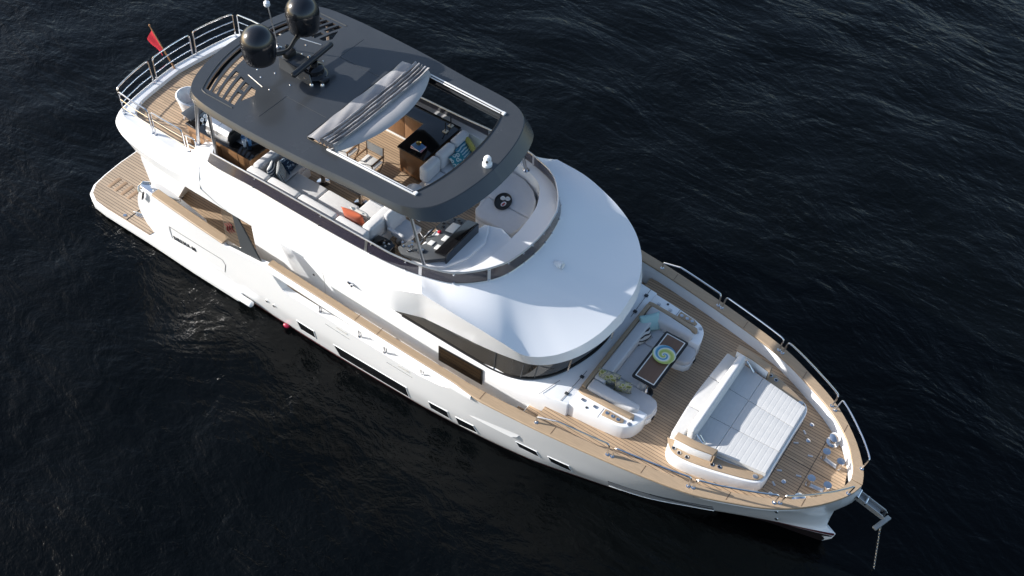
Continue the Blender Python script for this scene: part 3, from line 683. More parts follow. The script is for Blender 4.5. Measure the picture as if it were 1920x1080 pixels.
# navigation lights, roof searchlight, small vents
for s in (-1, 1):
    mb = MB(); mb.rbox((9.42, s*2.62, 3.36), (0.14, 0.06, 0.09), 0.02); mb.rbox((9.50, s*2.65, 3.36), (0.06, 0.08, 0.07), 0.02); mb.build('side_light', CHROME, SUP)
mb = MB(); mb.lathe([(0.09, 0), (0.085, 0.02), (0.05, 0.03), (0.045, 0.12), (0.0, 0.125)], (13.12, 0.0, 3.98), 18); SL = mb.build('searchlight', WHITE, SUP)
mb = MB(); mb.lathe([(0.0, -0.10), (0.06, -0.10), (0.085, 0.05), (0.08, 0.09), (0.0, 0.10)], (13.14, 0.02, 4.15), 18, Matrix.Rotation(rad(80), 3, 'Y')); mb.build('lamp_head', WHITE, SL)
mb = MB(); mb.lathe([(0.0, 0.0), (0.07, 0.0), (0.075, 0.02), (0, 0.025)], (13.24, 0.02, 4.14), 18, Matrix.Rotation(rad(80), 3, 'Y')); mb.build('lens', CHROME, SL)
for s in (-1, 1):
    mb = MB(); mb.lathe([(0.025, 0), (0.02, 0.012), (0, 0.014)], (13.6, s*1.75, 3.77), 12); mb.build('vent', DGREY, SUP)

# ------------------------------------------------------------------ flybridge windshield
TOPR = [(4.98, 2.19, 4.44), (6.40, 2.22, 4.52), (7.70, 2.23, 4.55), (9.00, 2.24, 4.57), (9.80, 2.25, 4.60), (10.35, 2.24, 4.60), (11.03, 2.13, 4.60), (11.71, 1.88, 4.60), (12.12, 1.48, 4.60), (12.31, 1.20, 4.60), (12.44, 0.93, 4.60), (12.51, 0.62, 4.60), (12.545, 0.40, 4.60), (12.56, 0.2, 4.60), (12.57, 0, 4.60)]
tr_ = cr(TOPR, SUBD); i0 = 10*SUBD; base_ = [CUR[2][i] for i in range(i0, NS)]
cuts = [0, 23, 36, 51, len(tr_)-1]
for s in (-1, 1):
    for a, b in zip(cuts, cuts[1:]):
        lo = a+(0 if a == 0 else 0); rows = []
        for i in range(a, b+1):
            p, q = base_[i], tr_[i]; e = 0.0
            P_ = Vector((p.x, p.y*s, p.z+0.01)); T_ = Vector((q.x, q.y*s, q.z-0.02)); nrm = Vector((0.0, s*0.008, 0)) if q.x < 11.5 else Vector((q.x-11, q.y*s, 0)).normalized()*0.008
            rows.append([P_+nrm, T_+nrm, T_-nrm, P_-nrm, P_+nrm])
        mb = MB(); mb.grid(rows); mb.build('windshield_panel', TINT, SUP)
    for i in cuts[1:-1]:
        p, q = base_[i], tr_[i]; mb = MB(); d = (tr_[i+1]-tr_[i-1]).normalized()*0.035
        mb.slab([(p.x-d.x, (p.y-d.y)*s, p.z), (p.x+d.x, (p.y+d.y)*s, p.z), (q.x+d.x, (q.y+d.y)*s, q.z), (q.x-d.x, (q.y-d.y)*s, q.z)], 0.03); mb.build('windshield_post', SATIN, SUP)
    for i in range(6, len(tr_)-2, 9):
        for src, dz in ((base_[i], 0.03), (tr_[i], -0.04)):
            mb = MB(); mb.lathe([(0, -0.02), (0.02, -0.018), (0.02, 0.018), (0, 0.02)], (src.x+0.01, (src.y+0.012)*s, src.z+dz), 10, Matrix.Rotation(rad(90), 3, 'X')); mb.build('glass_clamp', CHROME, SUP)
full = [(p.x, -p.y, p.z) for p in tr_]+[(p.x, p.y, p.z) for p in reversed(tr_[:-1])]
mb = MB(); mb.tube(full, 0.021, 8); mb.build('windshield_rail', SATIN, SUP)
mb = MB(); mb.tube([(p.x+0.0, p.y*-1-0.012, p.z+0.012) for p in base_]+[(p.x, p.y+0.012, p.z+0.012) for p in reversed(base_[:-1])], 0.012, 6); mb.build('glass_channel', SATIN, SUP)

# ------------------------------------------------------------------ rails
def hoop(pts, zb, zt, bars, name, lean=(0, 0), r=0.02, rf=0.10):
    """one rail section: polyline of foot points, top bar with rounded corners, optional lower bars"""
    P = [Vector((x, y, zb)) for x, y in pts]; T = [Vector((x+lean[0], y+lean[1], zt)) for x, y in pts]
    b = MB(); b.tube(fillet([P[0]]+T+[P[-1]], rf, 5), r, 8)
    o = b.build(name, CHROME, YACHT)
    for z in bars:
        t = (z-zb)/(zt-zb); c = MB(); c.tube([p.lerp(q, t) for p, q in zip(P, T)], r*0.62, 6); c.build('rail_bar', CHROME, o)
    for p in (P[0], P[-1]):
        c = MB(); c.lathe([(0.045, 0), (0.045, 0.01), (0.022, 0.02)], p+Vector((0, 0, -0.002)), 10); c.build('rail_foot', CHROME, o)
    return o
def capxy(x, s, ins=0.13): return (x, s*(hull_y(x, 2.5)-ins*min(1, hull_y(x, 2.5)/1.0)))
for s in (-1, 1):
    def run(a, b, n=8): return [capxy(a+(b-a)*k/n, s) for k in range(n+1)]
    P1 = run(14.5, 16.12)
    b = MB(); z = 2.515
    path = [Vector((*P1[0], z)), Vector((*P1[0], z+0.2)), Vector((*capxy(14.95, s), z+0.38))]+[Vector((*p, z+0.39)) for p in P1[3:]]+[Vector((*P1[-1], z))]
    b.tube(fillet(path, 0.09, 5), 0.021, 8); o = b.build('bow_rail', CHROME, YACHT)
    for p in (P1[0], P1[-1]):
        c = MB(); c.lathe([(0.045, 0), (0.045, 0.01), (0.022, 0.02)], (*p, 2.515), 10); c.build('rail_foot', CHROME, o)
    hoop(run(16.22, 17.83), 2.515, 2.905, (), 'bow_rail', (0.03, s*0.02))
    hoop(run(17.93, 19.42, 10), 2.515, 2.905, (), 'bow_rail', (0.04, s*0.03))
    q = run(19.52, 20.3, 8)+[capxy(20.45, s), capxy(20.56, s, 0.1)]
    hoop(q, 2.515, 2.905, (), 'bow_rail', (0.05, s*0.03))
# aft upper deck rails
ZB, ZT = 3.76, 4.47; bars = (4.00, 4.24)
hoop([(1.37, 0.62), (1.345, 0.3), (1.335, 0), (1.345, -0.3), (1.37, -0.62)], ZB, ZT, bars, 'stern_rail', (0.03, 0))
for s in (-1, 1):
    hoop([(1.385, s*0.74), (1.44, s*1.2), (1.53, s*1.62), (1.62, s*1.93)], ZB, ZT, bars, 'stern_rail', (0.0, s*0.02))
    hoop([(1.72, s*2.0), (2.2, s*2.05), (2.78, s*2.06)], ZB, ZT, bars, 'stern_rail', (0, 0))
    hoop([(2.88, s*2.06), (3.4, s*2.07), (3.93, s*2.07)], ZB, ZT, bars, 'stern_rail', (0, 0))
    hoop([(4.02, s*2.06), (4.3, s*2.05)], 3.85, ZT-0.1, (4.1,), 'stern_rail', (0, 0), rf=0.05)

# ------------------------------------------------------------------ hardtop
HZ = 5.94
hout = cr([(4.02, 0), (4.03, 0.5), (4.12, 1.1), (4.26, 1.55), (4.42, 1.85), (4.62, 2.05), (4.95, 2.16), (6.0, 2.23), (7.9, 2.19), (9.1, 2.10), (9.9, 2.07), (10.4, 2.02), (10.75, 1.88), (11.0, 1.62), (11.16, 1.25), (11.26, 0.8), (11.31, 0.4), (11.33, 0)], 4)
def rim(p):
    f = min(1, max(0, (p.x-10.2)/0.8)); a = min(1, max(0, (4.9-p.x)/0.6))
    n = Vector((1, p.y*0.25, 0)).normalized() if f > 0 else Vector((0, 1, 0))
    return Vector((p.x+0.24*f*(0.6+0.4*f)-0.05*a, p.y+0.07*(1 if p.y > 0.3 else p.y/0.3)*(1-a*0.5), 0))
mid = [rim(p) for p in hout]
def rows_ht():
    out = []
    for p, q in zip(hout, mid):
        f = min(1, max(0, (p.x-10.2)/0.8))
        zr = 5.80-0.13*f
        out.append([(p.x, p.y, HZ), (p.x+(q.x-p.x)*0.08, p.y+(q.y-p.y)*0.12, HZ-0.010), (q.x, q.y, zr), (q.x-0.01, q.y-0.012, zr-0.02), (p.x-0.10*f+0.06*(1 if p.x < 4.9 else 0), max(p.y-0.10, 0), 5.70-0.06*f)])
    return out
half_o = [(p.x, p.y) for p in hout]
opening = cr([(7.60, 0), (7.60, 1.60), (7.66, 1.64)], 1) + cr([(7.68, 1.645), (9.0, 1.62), (10.40, 1.575)], 3) + cr([(10.47, 1.52), (10.58, 1.15), (10.67, 0.6), (10.70, 0)], 5)
open_half = [(p.x, p.y) for p in opening]
slots = []
def arc(k, y): return 4.32+0.215*k+0.145*y*y*(1-0.06*k)
def slot(k, y0, y1, n=8):
    ys = [y0+(y1-y0)*i/n for i in range(n+1)]; wd = 0.128
    return [(arc(k, y), y) for y in ys]+[(arc(k, y)+wd, y) for y in reversed(ys)]
for k in (0, 1): slots.append(slot(k, -1.78, 1.78, 20))
for s in (-1, 1):
    slots.append(slot(2, 0.92*s, 1.79*s)); slots.append(slot(3, 1.0*s, 1.80*s)); slots.append(slot(4, 1.08*s, 1.34*s, 3)); slots.append(slot(4, 1.42*s, 1.80*s, 4))
    slots.append([(arc(5, 1.12)-0.0, 1.12*s), (arc(5, 1.5), 1.5*s), (arc(5, 1.62)+0.02, 1.62*s), (5.78, 1.30*s), (5.66, 1.12*s)])
def ccw(lp):
    a = sum(p[0]*q[1]-q[0]*p[1] for p, q in zip(lp, lp[1:]+lp[:1])); return lp if a > 0 else lp[::-1]
mb = MB()
outer = ccw([tuple(p) for p in mirror(half_o)]); holes = [ccw(mirror(open_half))]+[ccw(h) for h in slots]
mb.prism(outer, 5.895, HZ, holes)
for s in (-1, 1): mb.grid([[(p[0], p[1]*s, p[2]) for p in q] for q in rows_ht()])
HTOP = mb.build('hardtop', GREY, YACHT, 18)
mb = MB()
under = ccw([(p[0], p[1]) for p in mirror([(q[4][0], q[4][1]) for q in rows_ht()])])
bay = ccw([(4.26, 0)] and mirror([(4.28, 0), (4.45, 1.2), (4.72, 1.84), (5.72, 1.86), (5.9, 1.6), (5.72, 0.95), (4.9, 0.85), (4.82, 0)]))
mb.prism(under, 5.68, 5.70, [ccw(mirror([(7.58, 0), (7.58, 1.68), (10.45, 1.60), (10.6, 1.2), (10.72, 0)])), bay]); mb.build('headliner', DGREY, HTOP)
# recess edge round the louvres and two joint strips
def rib(path, r, m, name, par=HTOP, n=6, closed=False):
    b = MB(); b.tube(path, r, n, closed); return b.build(name, m, par)
rec = [(arc(0, y)-0.085, y, HZ+0.002) for y in [-1.86+3.72*i/24 for i in range(25)]]
rec = [(5.70, -1.90, HZ+0.002), (4.9, -1.90, HZ+0.002)]+rec+[(4.9, 1.90, HZ+0.002), (5.70, 1.90, HZ+0.002)]
rib(fillet(rec, 0.12, 4), 0.016, DGREY, 'louvre_frame')
for s in (-1, 1):
    rib([(5.18, s*0.86, HZ+0.004), (5.72, s*0.98, HZ+0.004)], 0.012, SATIN, 'joint_strip')
    for px in ((5.05, .35), (5.45, 0.75), (5.9, 0.95), (5.6, .45), (5.2, 0.6), (6.15, 0.55)):
        b = MB(); b.lathe([(0.022, 0), (0.014, 0.012), (0, 0.014)], (px[0], s*px[1], HZ), 8); b.build('fastener', CHROME, HTOP)
for s in (-1, 1): rib([(6.35, s*1.75, HZ+0.001), (6.35, s*0.9, HZ+0.001), (7.5, s*0.9, HZ+0.001)], 0.005, DGREY, 'panel_joint')
# opening frame and guide tracks
fr = [(p[0], p[1], HZ+0.004) for p in mirror(open_half)]
rib(fr, 0.016, BLACKM, 'opening_frame', closed=True)
for s in (-1, 1):
    mb = MB(); a, b_ = Vector((8.2, s*1.63, HZ)), Vector((10.50, s*1.575, HZ)); d = (b_-a).normalized(); q = Vector((-d.y, d.x, 0))
    for off, h_, wd in ((0.035*s, 0.032, 0.04), (-0.025*s, 0.02, 0.03)):
        c = (a+b_)/2+q*off; mb.rbox((c.x, c.y, HZ+h_/2-0.004), ((b_-a).length, wd, h_), 0.008, math.atan2(d.y, d.x))
    t = mb.build('guide_track', ALU, HTOP)
    mb = MB(); mb.rbox((b_.x, b_.y, HZ+0.018), (0.07, 0.10, 0.04), 0.01); mb.build('track_end', ALU, t)
    mb = MB(); mb.slab([(8.6, s*1.60, 5.82), (10.42, s*1.545, 5.82), (10.42, s*1.545, 5.88), (8.6, s*1.60, 5.88)], 0.02); mb.build('inner_frame', DGREY, t)
# folded canopy: pleats gathered aft, smooth curved leading panel
nY = 56; prof = []
for k in range(9):
    prof.append((7.62+0.34*k/8, HZ+0.03+0.035*math.sin(k/8*math.pi)))
npl = 5
for k in range(npl*10+1):
    t = k/(npl*10); ph = t*npl*math.pi; sv = abs(math.sin(ph))**0.6
    prof.append((7.97+0.44*t+0.030*math.sin(2*ph), HZ+0.015+0.19*sv))
mb = MB(); rows = []
rnd = [random.uniform(-1, 1) for _ in range(400)]
for j in range(nY+1):
    y = -1.63+3.26*j/nY; e = abs(y)/1.63; q = []
    for i, (x, z) in enumerate(prof):
        bow_ = (1-e**2)*0.05*min(1, (x-7.6)/0.5)
        wob = 0.012*math.sin(y*3.1+i*0.9+rnd[i % 40])+0.006*math.sin(y*11+i*2.0)
        amp = 1+0.35*e**6
        cr_ = 0.018*math.sin(y*7.5+x*25)*(1 if i < 9 else 0.3)
        zz = HZ+0.03+(z-HZ-0.03)*amp*(0.55+0.45*math.cos(e*0.9))+cr_*0.5
        q.append((x+bow_+wob*0.7+0.03*e**5*math.sin(i*1.3), y, max(zz, HZ+0.012)))
    rows.append(q)
mb.grid(rows); CANO = mb.build('folding_canopy', CANVASD, HTOP, 70)
mb = MB(); rows = []
for j in range(41):
    y = -1.66+3.32*j/40; e = abs(y)/1.66; a = 8.30+0.06*(1-e*e); b_ = 8.34+0.46*(1-e**2.2)+0.05
    if e > .93: b_ -= 0.09*((e-.93)/.07)**2
    zt = HZ+0.13-0.05*e**4
    rows.append([(a, y, zt-0.03), (a+0.04, y, zt), (a+(b_-a)*0.5, y, zt-0.004), (b_-0.05, y, zt-0.035), (b_, y, zt-0.075), (b_-0.02, y, zt-0.10), (a+0.1, y, zt-0.10)])
mb.grid(rows)
for e in (rows[0], rows[-1]): mb.add(e, [tuple(range(7))])
mb.build('canopy_panel', CANVAS, CANO, 50)
# legs
for s in (-1, 1):
    for (a, b_) in (((4.25, 1.93, 4.12), (4.62, 1.97, 5.74)), ((4.90, 1.98, 3.98), (4.98, 2.00, 5.72))):
        mb = MB(); mb.tube([(a[0], s*a[1], a[2]-0.05), (b_[0], s*b_[1], b_[2])], 0.042, 12); o = mb.build('support_pole', SATIN, HTOP)
        mb = MB(); mb.lathe([(0.08, 0), (0.08, 0.02), (0.05, 0.045)], (a[0], s*a[1], a[2]), 14); mb.build('pole_foot', CHROME, o)
    mb = MB(); mb.tube([(10.98, s*1.92, 4.28), (10.55, s*1.86, 5.74)], 0.038, 12); o = mb.build('support_pole', SATIN, HTOP)
    mb = MB(); mb.lathe([(0.085, 0), (0.085, 0.02), (0.05, 0.05)], (10.98, s*1.92, 4.27), 14); mb.build('pole_foot', CHROME, o)
# domes
def dome(x, y, z):
    prof = [(0.0, 0.0), (0.26, 0.0), (0.34, 0.05), (0.362, 0.14), (0.38, 0.30), (0.388, 0.50)]
    prof += [(0.388*math.cos(t), 0.50+0.38*math.sin(t)) for t in [k*math.pi/2/11 for k in range(1, 12)]]
    b = MB(); b.lathe(prof, (x, y, z), 36); o = b.build('radome', RADOME, HTOP, 50)
    b = MB(); b.lathe([(0.0, -0.06), (0.10, -0.06), (0.16, 0.0), (0, 0.0)], (x, y, z), 18); b.build('dome_mount', BLACKM, o)
dome(5.50, -0.71, 6.40); dome(5.50, 0.71, 6.40)
mb = MB(); path = cr([(5.50, -0.71, 6.38), (5.52, -0.4, 6.36), (5.62, 0, 6.30), (5.52, 0.4, 6.36), (5.50, 0.71, 6.38)], 6)
mb.tube(path, 0.05, 8); AR_ = mb.build('dome_arch', BLACKM, HTOP)
mb = MB(); mb.rbox((5.66, 0, 6.13), (0.20, 0.30, 0.40), 0.05); mb.build('arch_mast', BLACKM, AR_)
# open array radar on its pedestal with a grey wedge mount
mb = MB(); mb.rbox((5.86, 0.0, HZ+0.13), (0.62, 0.42, 0.26), 0.03); mb.add(*slab_([(5.55, -0.24, HZ+0.005), (6.6, -0.30, HZ+0.005), (6.45, -0.22, HZ+0.22), (5.55, -0.2, HZ+0.28)], 0.03)); mb.build('mast_wedge', GREY, HTOP)
mb = MB(); mb.lathe([(0.0, 0), (0.30, 0), (0.28, 0.03), (0.23, 0.06), (0.22, 0.17), (0.19, 0.20), (0.10, 0.22), (0.09, 0.30), (0, 0.30)], (6.38, 0.02, HZ+0.10), 26); RAD = mb.build('radar_pedestal', BLACK, HTOP)
mb = MB(); mb.lathe([(0.0, 0), (0.17, 0), (0.17, 0.11), (0, 0.11)], (6.38, 0.02, HZ), 20); mb.build('pedestal_base', BLACKM, RAD)
mb = MB(); mb.rbox((6.36, 0.02, HZ+0.46), (0.13, 1.42, 0.12), 0.045, rad(4), 3); mb.build('radar_array', mat('array_black', (0.02, 0.022, 0.026), 0.3), RAD)
mb = MB(); mb.rbox((6.62, -0.02, HZ+0.06), (0.30, 0.22, 0.12), 0.03); mb.build('junction_box', BLACK, HTOP)
for x, y in ((5.86, 0.42), (6.74, -0.14), (5.75, 0.12), (6.55, -0.28)):
    mb = MB(); mb.lathe([(0.05, 0), (0.05, 0.04), (0.03, 0.07), (0, 0.075)], (x, y, HZ), 12); mb.build('light_base', CHROME, HTOP)
mb = MB(); mb.lathe([(0.06, 0), (0.06, 0.03), (0.025, 0.06), (0.022, 0.12)], (5.02, 0.28, HZ), 12); mb.tube([(5.02, 0.28, HZ+0.1), (4.86, 0.30, 7.0)], 0.016, 8); WH = mb.build('whip_antenna', SATIN, HTOP)
mb = MB(); mb.lathe([(0.0, 0), (0.05, 0.0), (0.075, 0.04), (0.07, 0.11), (0.0, 0.16)], (4.84, 0.30, 6.98), 14); mb.build('masthead_light', WHITE, WH)
mb = MB(); mb.lathe([(0.05, 0), (0.05, 0.05), (0.03, 0.08), (0, 0.085)], (5.17, 0.42, HZ), 12); mb.build('gps_puck', BLACK, HTOP)
# thermal camera
mb = MB(); mb.lathe([(0.0, 0), (0.105, 0), (0.11, 0.02), (0.105, 0.07), (0.085, 0.09), (0.08, 0.11), (0.085, 0.16), (0.08, 0.21), (0.05, 0.25), (0, 0.265)], (11.16, 0.02, HZ-0.01), 24); CA = mb.build('camera_turret', WHITE, HTOP)
for y, z in ((-0.02, 0.17), (0.04, 0.19)):
    mb = MB(); mb.lathe([(0, 0), (0.026, 0), (0.026, 0.012), (0, 0.014)], (11.16+0.05, y-0.045, HZ+z), 12, Matrix.Rotation(rad(70), 3, 'X')); mb.build('lens', BLACK, CA)

# ------------------------------------------------------------------ bow gear
for s in (-1, 1):
    ox, oy = 19.8, s*0.9
    mb = MB(); mb.lathe([(0.14, 0), (0.14, 0.03), (0.085, 0.05), (0.075, 0.13), (0.11, 0.18), (0.12, 0.22), (0.07, 0.25), (0, 0.26)], (ox, oy, 2.1), 20); mb.build('capstan', CHROME, YACHT)
    b = MB(); b.rbox((19.97, s*0.37, 2.13), (0.46, 0.10, 0.05), 0.015, rad(-8*s)); o = b.build('bollard', SATIN, YACHT)
    for dx in (-0.17, 0.17):
        c = MB(); c.lathe([(0.05, 0), (0.05, 0.2), (0.085, 0.24), (0.085, 0.275), (0, 0.285)], (19.97+dx, s*(0.37-dx*0.14), 2.14), 16); c.build('bollard_post', CHROME, o)
    for x, y, r in ((19.35, 0.62, 0.05), (19.25, 1.05, 0.05)):
        b = MB(); b.lathe([(0, 0), (r, 0), (r, 0.02), (r*0.6, 0.03), (0, 0.03)], (x, s*y, 2.1), 14); b.build('deck_filler', CHROME, YACHT)
    for x, y, rt in ((19.16, 0.42, 30), (19.2, 0.78, -40), (19.55, 0.30, 20)):
        b = MB(); b.rbox((x, s*y, 2.106), (0.11, 0.045, 0.016), 0.006, rad(rt)); b.build('hatch_latch', SATIN, YACHT)
    b = MB(); P = [(20.08-0.06, s*1.0, 2.34), (20.36, s*0.62, 2.34)]; b.tube(fillet([(19.98, s*1.02, 2.28), (20.0, s*1.0, 2.38), (20.34, s*0.58, 2.38), (20.34, s*0.56, 2.28), (19.98, s*1.0, 2.28)], 0.03, 3), 0.022, 8); b.build('fairlead', CHROME, YACHT)
    for x in (14.9, 16.6, 18.3): pass
mb = MB(); mb.tube([(19.06, y, 2.1015) for y in (-1.0, 1.0)], 0.008, 4); mb.build('locker_seam', BLACKM, YACHT)
mb = MB(); mb.tube([(19.68, y, 2.1015) for y in (-0.95, 0.95)], 0.007, 4); mb.build('locker_seam', BLACKM, YACHT)
mb = MB(); mb.tube([(19.06, 0, 2.1015), (20.2, 0, 2.1015)], 0.006, 4); mb.build('locker_seam', BLACKM, YACHT)
# anchor arm, roller and chain
mb = MB()
for s in (-1, 1): mb.add(*slab_([(20.72, s*0.085, 2.22), (21.35, s*0.085, 2.05), (21.42, s*0.085, 1.98), (21.36, s*0.085, 1.92), (20.72, s*0.085, 2.08)], 0.02))
mb.add(*slab_([(20.72, -0.085, 2.12), (21.28, -0.085, 1.97), (21.28, 0.085, 1.97), (20.72, 0.085, 2.12)], 0.015)); ARM = mb.build('anchor_arm', mat('matt_steel', (0.42, 0.42, 0.41), 0.45, metal=0.6), YACHT)
mb = MB(); mb.tube([(21.36, -0.085, 1.99), (21.36, 0.085, 1.99)], 0.04, 12); mb.build('anchor_roller', BLACKM, ARM)
for x, z in ((20.76, 2.2), (20.95, 2.12)):
    mb = MB(); mb.tube([(x, -0.11, z), (x, 0.11, z)], 0.028, 10); mb.build('roller_pin', CHROME, ARM)
mb = MB(); mb.rbox((21.42, -0.04, 1.74), (0.10, 0.48, 0.06), 0.012, rad(-20)); mb.tube([(21.40, 0, 1.72), (21.46, -0.02, 1.5)], 0.02, 8); mb.build('anchor_stock', mat('galvanised', (0.40, 0.40, 0.38), 0.5, metal=0.6), ARM)
for i in range(26):
    t = i/25; x = 21.45+0.36*t; z = 1.50-1.53*t; b = MB()
    ring = [(x+0.0, 0.018*math.cos(q)*1.0-0.02, z+0.038*math.sin(q)) if i % 2 else (x+0.018*math.cos(q), -0.02, z+0.038*math.sin(q)) for q in [k*math.pi/4 for k in range(8)]]
    b.tube(ring, 0.0065, 5, True); b.build('chain_link', SATIN, ARM)
mb = MB(); b = MB()

# ------------------------------------------------------------------ soft furnishings helpers
def soft(name, outline, z0, z1, m, parent, r=0.04, crown=0.012):
    """upholstered cushion over a plan outline"""
    b = MB(); b.prism(outline, z0, z1, r=r, seg=4); return b.build(name, m, parent, 60)
def softbox(name, x0, x1, y0, y1, z0, z1, m, parent, r=0.045, rot=0):
    b = MB(); b.rbox(((x0+x1)/2, (y0+y1)/2, (z0+z1)/2), (x1-x0, y1-y0, z1-z0), r, rot, 4); return b.build(name, m, parent, 60)
def pillow_mesh(w_, h, t, seed=0, n=14):
    rs = random.Random(seed); ph = [rs.uniform(0, 6) for _ in range(4)]; b = MB()
    for sg in (1, -1):
        rows = []
        for i in range(n+1):
            u = -1+2*i/n; q = []
            for k in range(n+1):
                v = -1+2*k/n
                px = u*(1-0.09*(1-v*v)*abs(u)**2); pz = v*(1-0.09*(1-u*u)*abs(v)**2)
                th = max(0, (1-abs(u)**2.6)*(1-abs(v)**2.6))**0.55
                th *= 1+0.07*math.sin(3*u+ph[0])*math.sin(2.6*v+ph[1])
                q.append((px*w_/2, sg*t/2*th, (pz+1)*h/2))
            rows.append(q)
        b.grid(rows)
    return b
def pillow(label, m, loc, w_, h, t, tilt, yaw, roll=0.0, group=None, name='pillow', seed=0):
    b = pillow_mesh(w_, h, t, seed); o = ob(name, b, m, None, 80)
    bm = bmesh.new(); bm.from_mesh(o.data); bmesh.ops.remove_doubles(bm, verts=bm.verts, dist=0.0006); bm.to_mesh(o.data); bm.free()
    o.location = loc; o.rotation_mode = 'ZYX' if False else 'XYZ'
    o.matrix_world = Matrix.Translation(loc) @ Matrix.Rotation(rad(yaw), 4, 'Z') @ Matrix.Rotation(rad(tilt), 4, 'X') @ Matrix.Rotation(rad(roll), 4, 'Y')
    return tag(o, label, 'pillow', group)
def one(mb, name, m, label, cat, parent=None, angle=35, group=None):
    return tag(settle(mb.build(name, m, None, angle)), label, cat, group)

# ------------------------------------------------------------------ foredeck lounge
SOFA = thing('corner_sofa', 'U shaped grey sofa in white moulding on the foredeck, open towards the bow', 'sofa', (15.5, 0, 2.1))
outer_u = [(14.80, 1.90), (15.4, 1.84), (15.9, 1.76), (16.12, 1.68), (16.25, 1.52), (16.33, 1.25), (16.38, 0.95), (16.36, 0.72), (16.25, 0.58), (16.0, 0.54), (15.78, 0.54), (15.76, 0.0)]
shell = cr([(14.80, 1.90), (15.4, 1.84), (15.9, 1.77)], 3)[:-1] + cr([(15.9, 1.77), (16.1, 1.70), (16.23, 1.56), (16.31, 1.3)], 4)
shell = [(p.x, p.y) for p in shell]
for s, nm in ((-1, 'arm_shell'), (1, 'arm_shell')):
    mb = MB(); mb.prism([(x, s*y) for x, y in shell+[(16.31, 1.14), (15.2, 1.14), (14.80, 1.14)]], 2.08, 2.545, r=0.03, seg=3); mb.build(nm, WHITE, SOFA)
mb = MB(); mb.prism(mirror([(14.80, 0), (14.80, 1.139), (15.16, 1.139), (15.16, 0)]), 2.08, 2.55, r=0.02); mb.build('back_shell', WHITE, SOFA)
seatb = [(15.162, 0), (15.162, 1.138), (16.30, 1.138), (16.36, 1.0), (16.36, 0.74), (16.28, 0.62), (16.1, 0.57), (15.80, 0.57), (15.74, 0.5), (15.74, 0)]
mb = MB(); mb.prism(mirror(seatb), 2.08, 2.27, r=0.02); mb.build('seat_base', WHITE, SOFA)
soft('seat_cushion', rrect(15.16, -0.57, 15.76, 0.57, 0.05), 2.27, 2.41, CUSH, SOFA)
for s in (-1, 1):
    soft('seat_cushion', [(x, s*y) for x, y in [(15.16, 0.585), (15.16, 1.13), (16.28, 1.13), (16.35, 1.0), (16.35, 0.75), (16.26, 0.63), (16.08, 0.585)]], 2.27, 2.41, CUSH, SOFA)
    soft('back_cushion', [(x, s*y) for x, y in [(14.92, 1.10), (14.92, 1.42), (15.4, 1.40), (16.0, 1.33), (16.12, 1.24), (16.10, 1.13), (15.4, 1.12)]], 2.40, 2.69, CUSH, SOFA, 0.06)
    mb = MB(); mb.prism([(x, s*y) for x, y in [(14.80, 1.42), (14.80, 1.54), (14.9, 1.56), (15.5, 1.54), (16.08, 1.50), (16.13, 1.42), (16.10, 1.37), (15.5, 1.435)]], 2.545, 2.63, r=0.015); mb.build('teak_trim', TEAK, SOFA)
    mb = MB(); mb.prism([(x, s*y) for x, y in [(15.62, 1.60), (15.62, 1.74), (15.95, 1.70), (16.02, 1.66), (16.02, 1.60), (15.97, 1.56)]] if False else [(x, s*y) for x, y in [(15.52, 1.575), (15.52, 1.76), (15.90, 1.72), (16.0, 1.66), (15.98, 1.58)]], 2.54, 2.575, r=0.01); PD = mb.build('cup_tray', TEAK, SOFA)
    for x in (15.60, 15.74, 15.87):
        mb = MB(); mb.lathe([(0.022, -0.005), (0.042, 0.0), (0.042, 0.008), (0.03, 0.01), (0.028, 0.002), (0, 0.002)], (x, s*1.655, 2.575), 16); mb.build('cup_holder', CHROME, PD)
    for x, y, r in ((16.12, 1.60, 0.05), (16.12, 1.46, 0.035)):
        mb = MB(); mb.lathe([(r, 0), (r, 0.008), (r*0.85, 0.012), (0, 0.010)], (x, s*y, 2.545), 16); mb.build('table_socket', SATIN, SOFA)
    mb = MB(); mb.rbox((16.375, s*0.95, 2.22), (0.03, 0.11, 0.06), 0.01); mb.build('foot_light', BLACKM, SOFA)
    mb = MB(); mb.tube([(15.48, s*1.575, 2.548), (15.48, s*1.86, 2.545)], 0.005, 4); mb.build('locker_seam', SEAM, SOFA)
    for x in (15.0, 15.3):
        mb = MB(); mb.rbox((x, s*1.66, 2.555), (0.08, 0.07, 0.025), 0.008); mb.build('locker_hinge', SATIN, SOFA)
    mb = MB(); mb.lathe([(0.03, 0), (0.03, 0.01), (0, 0.012)], (15.17, s*1.78, 2.545), 12); mb.build('locker_catch', DGREY, SOFA)
soft('back_cushion', rrect(14.915, -1.095, 15.17, 1.095, 0.05), 2.40, 2.69, CUSH, SOFA, 0.06)
mb = MB(); mb.prism(mirror([(14.80, 0), (14.80, 1.419), (14.905, 1.419), (14.905, 0)]), 2.552, 2.665, r=0.015); mb.build('teak_trim', TEAK, SOFA)

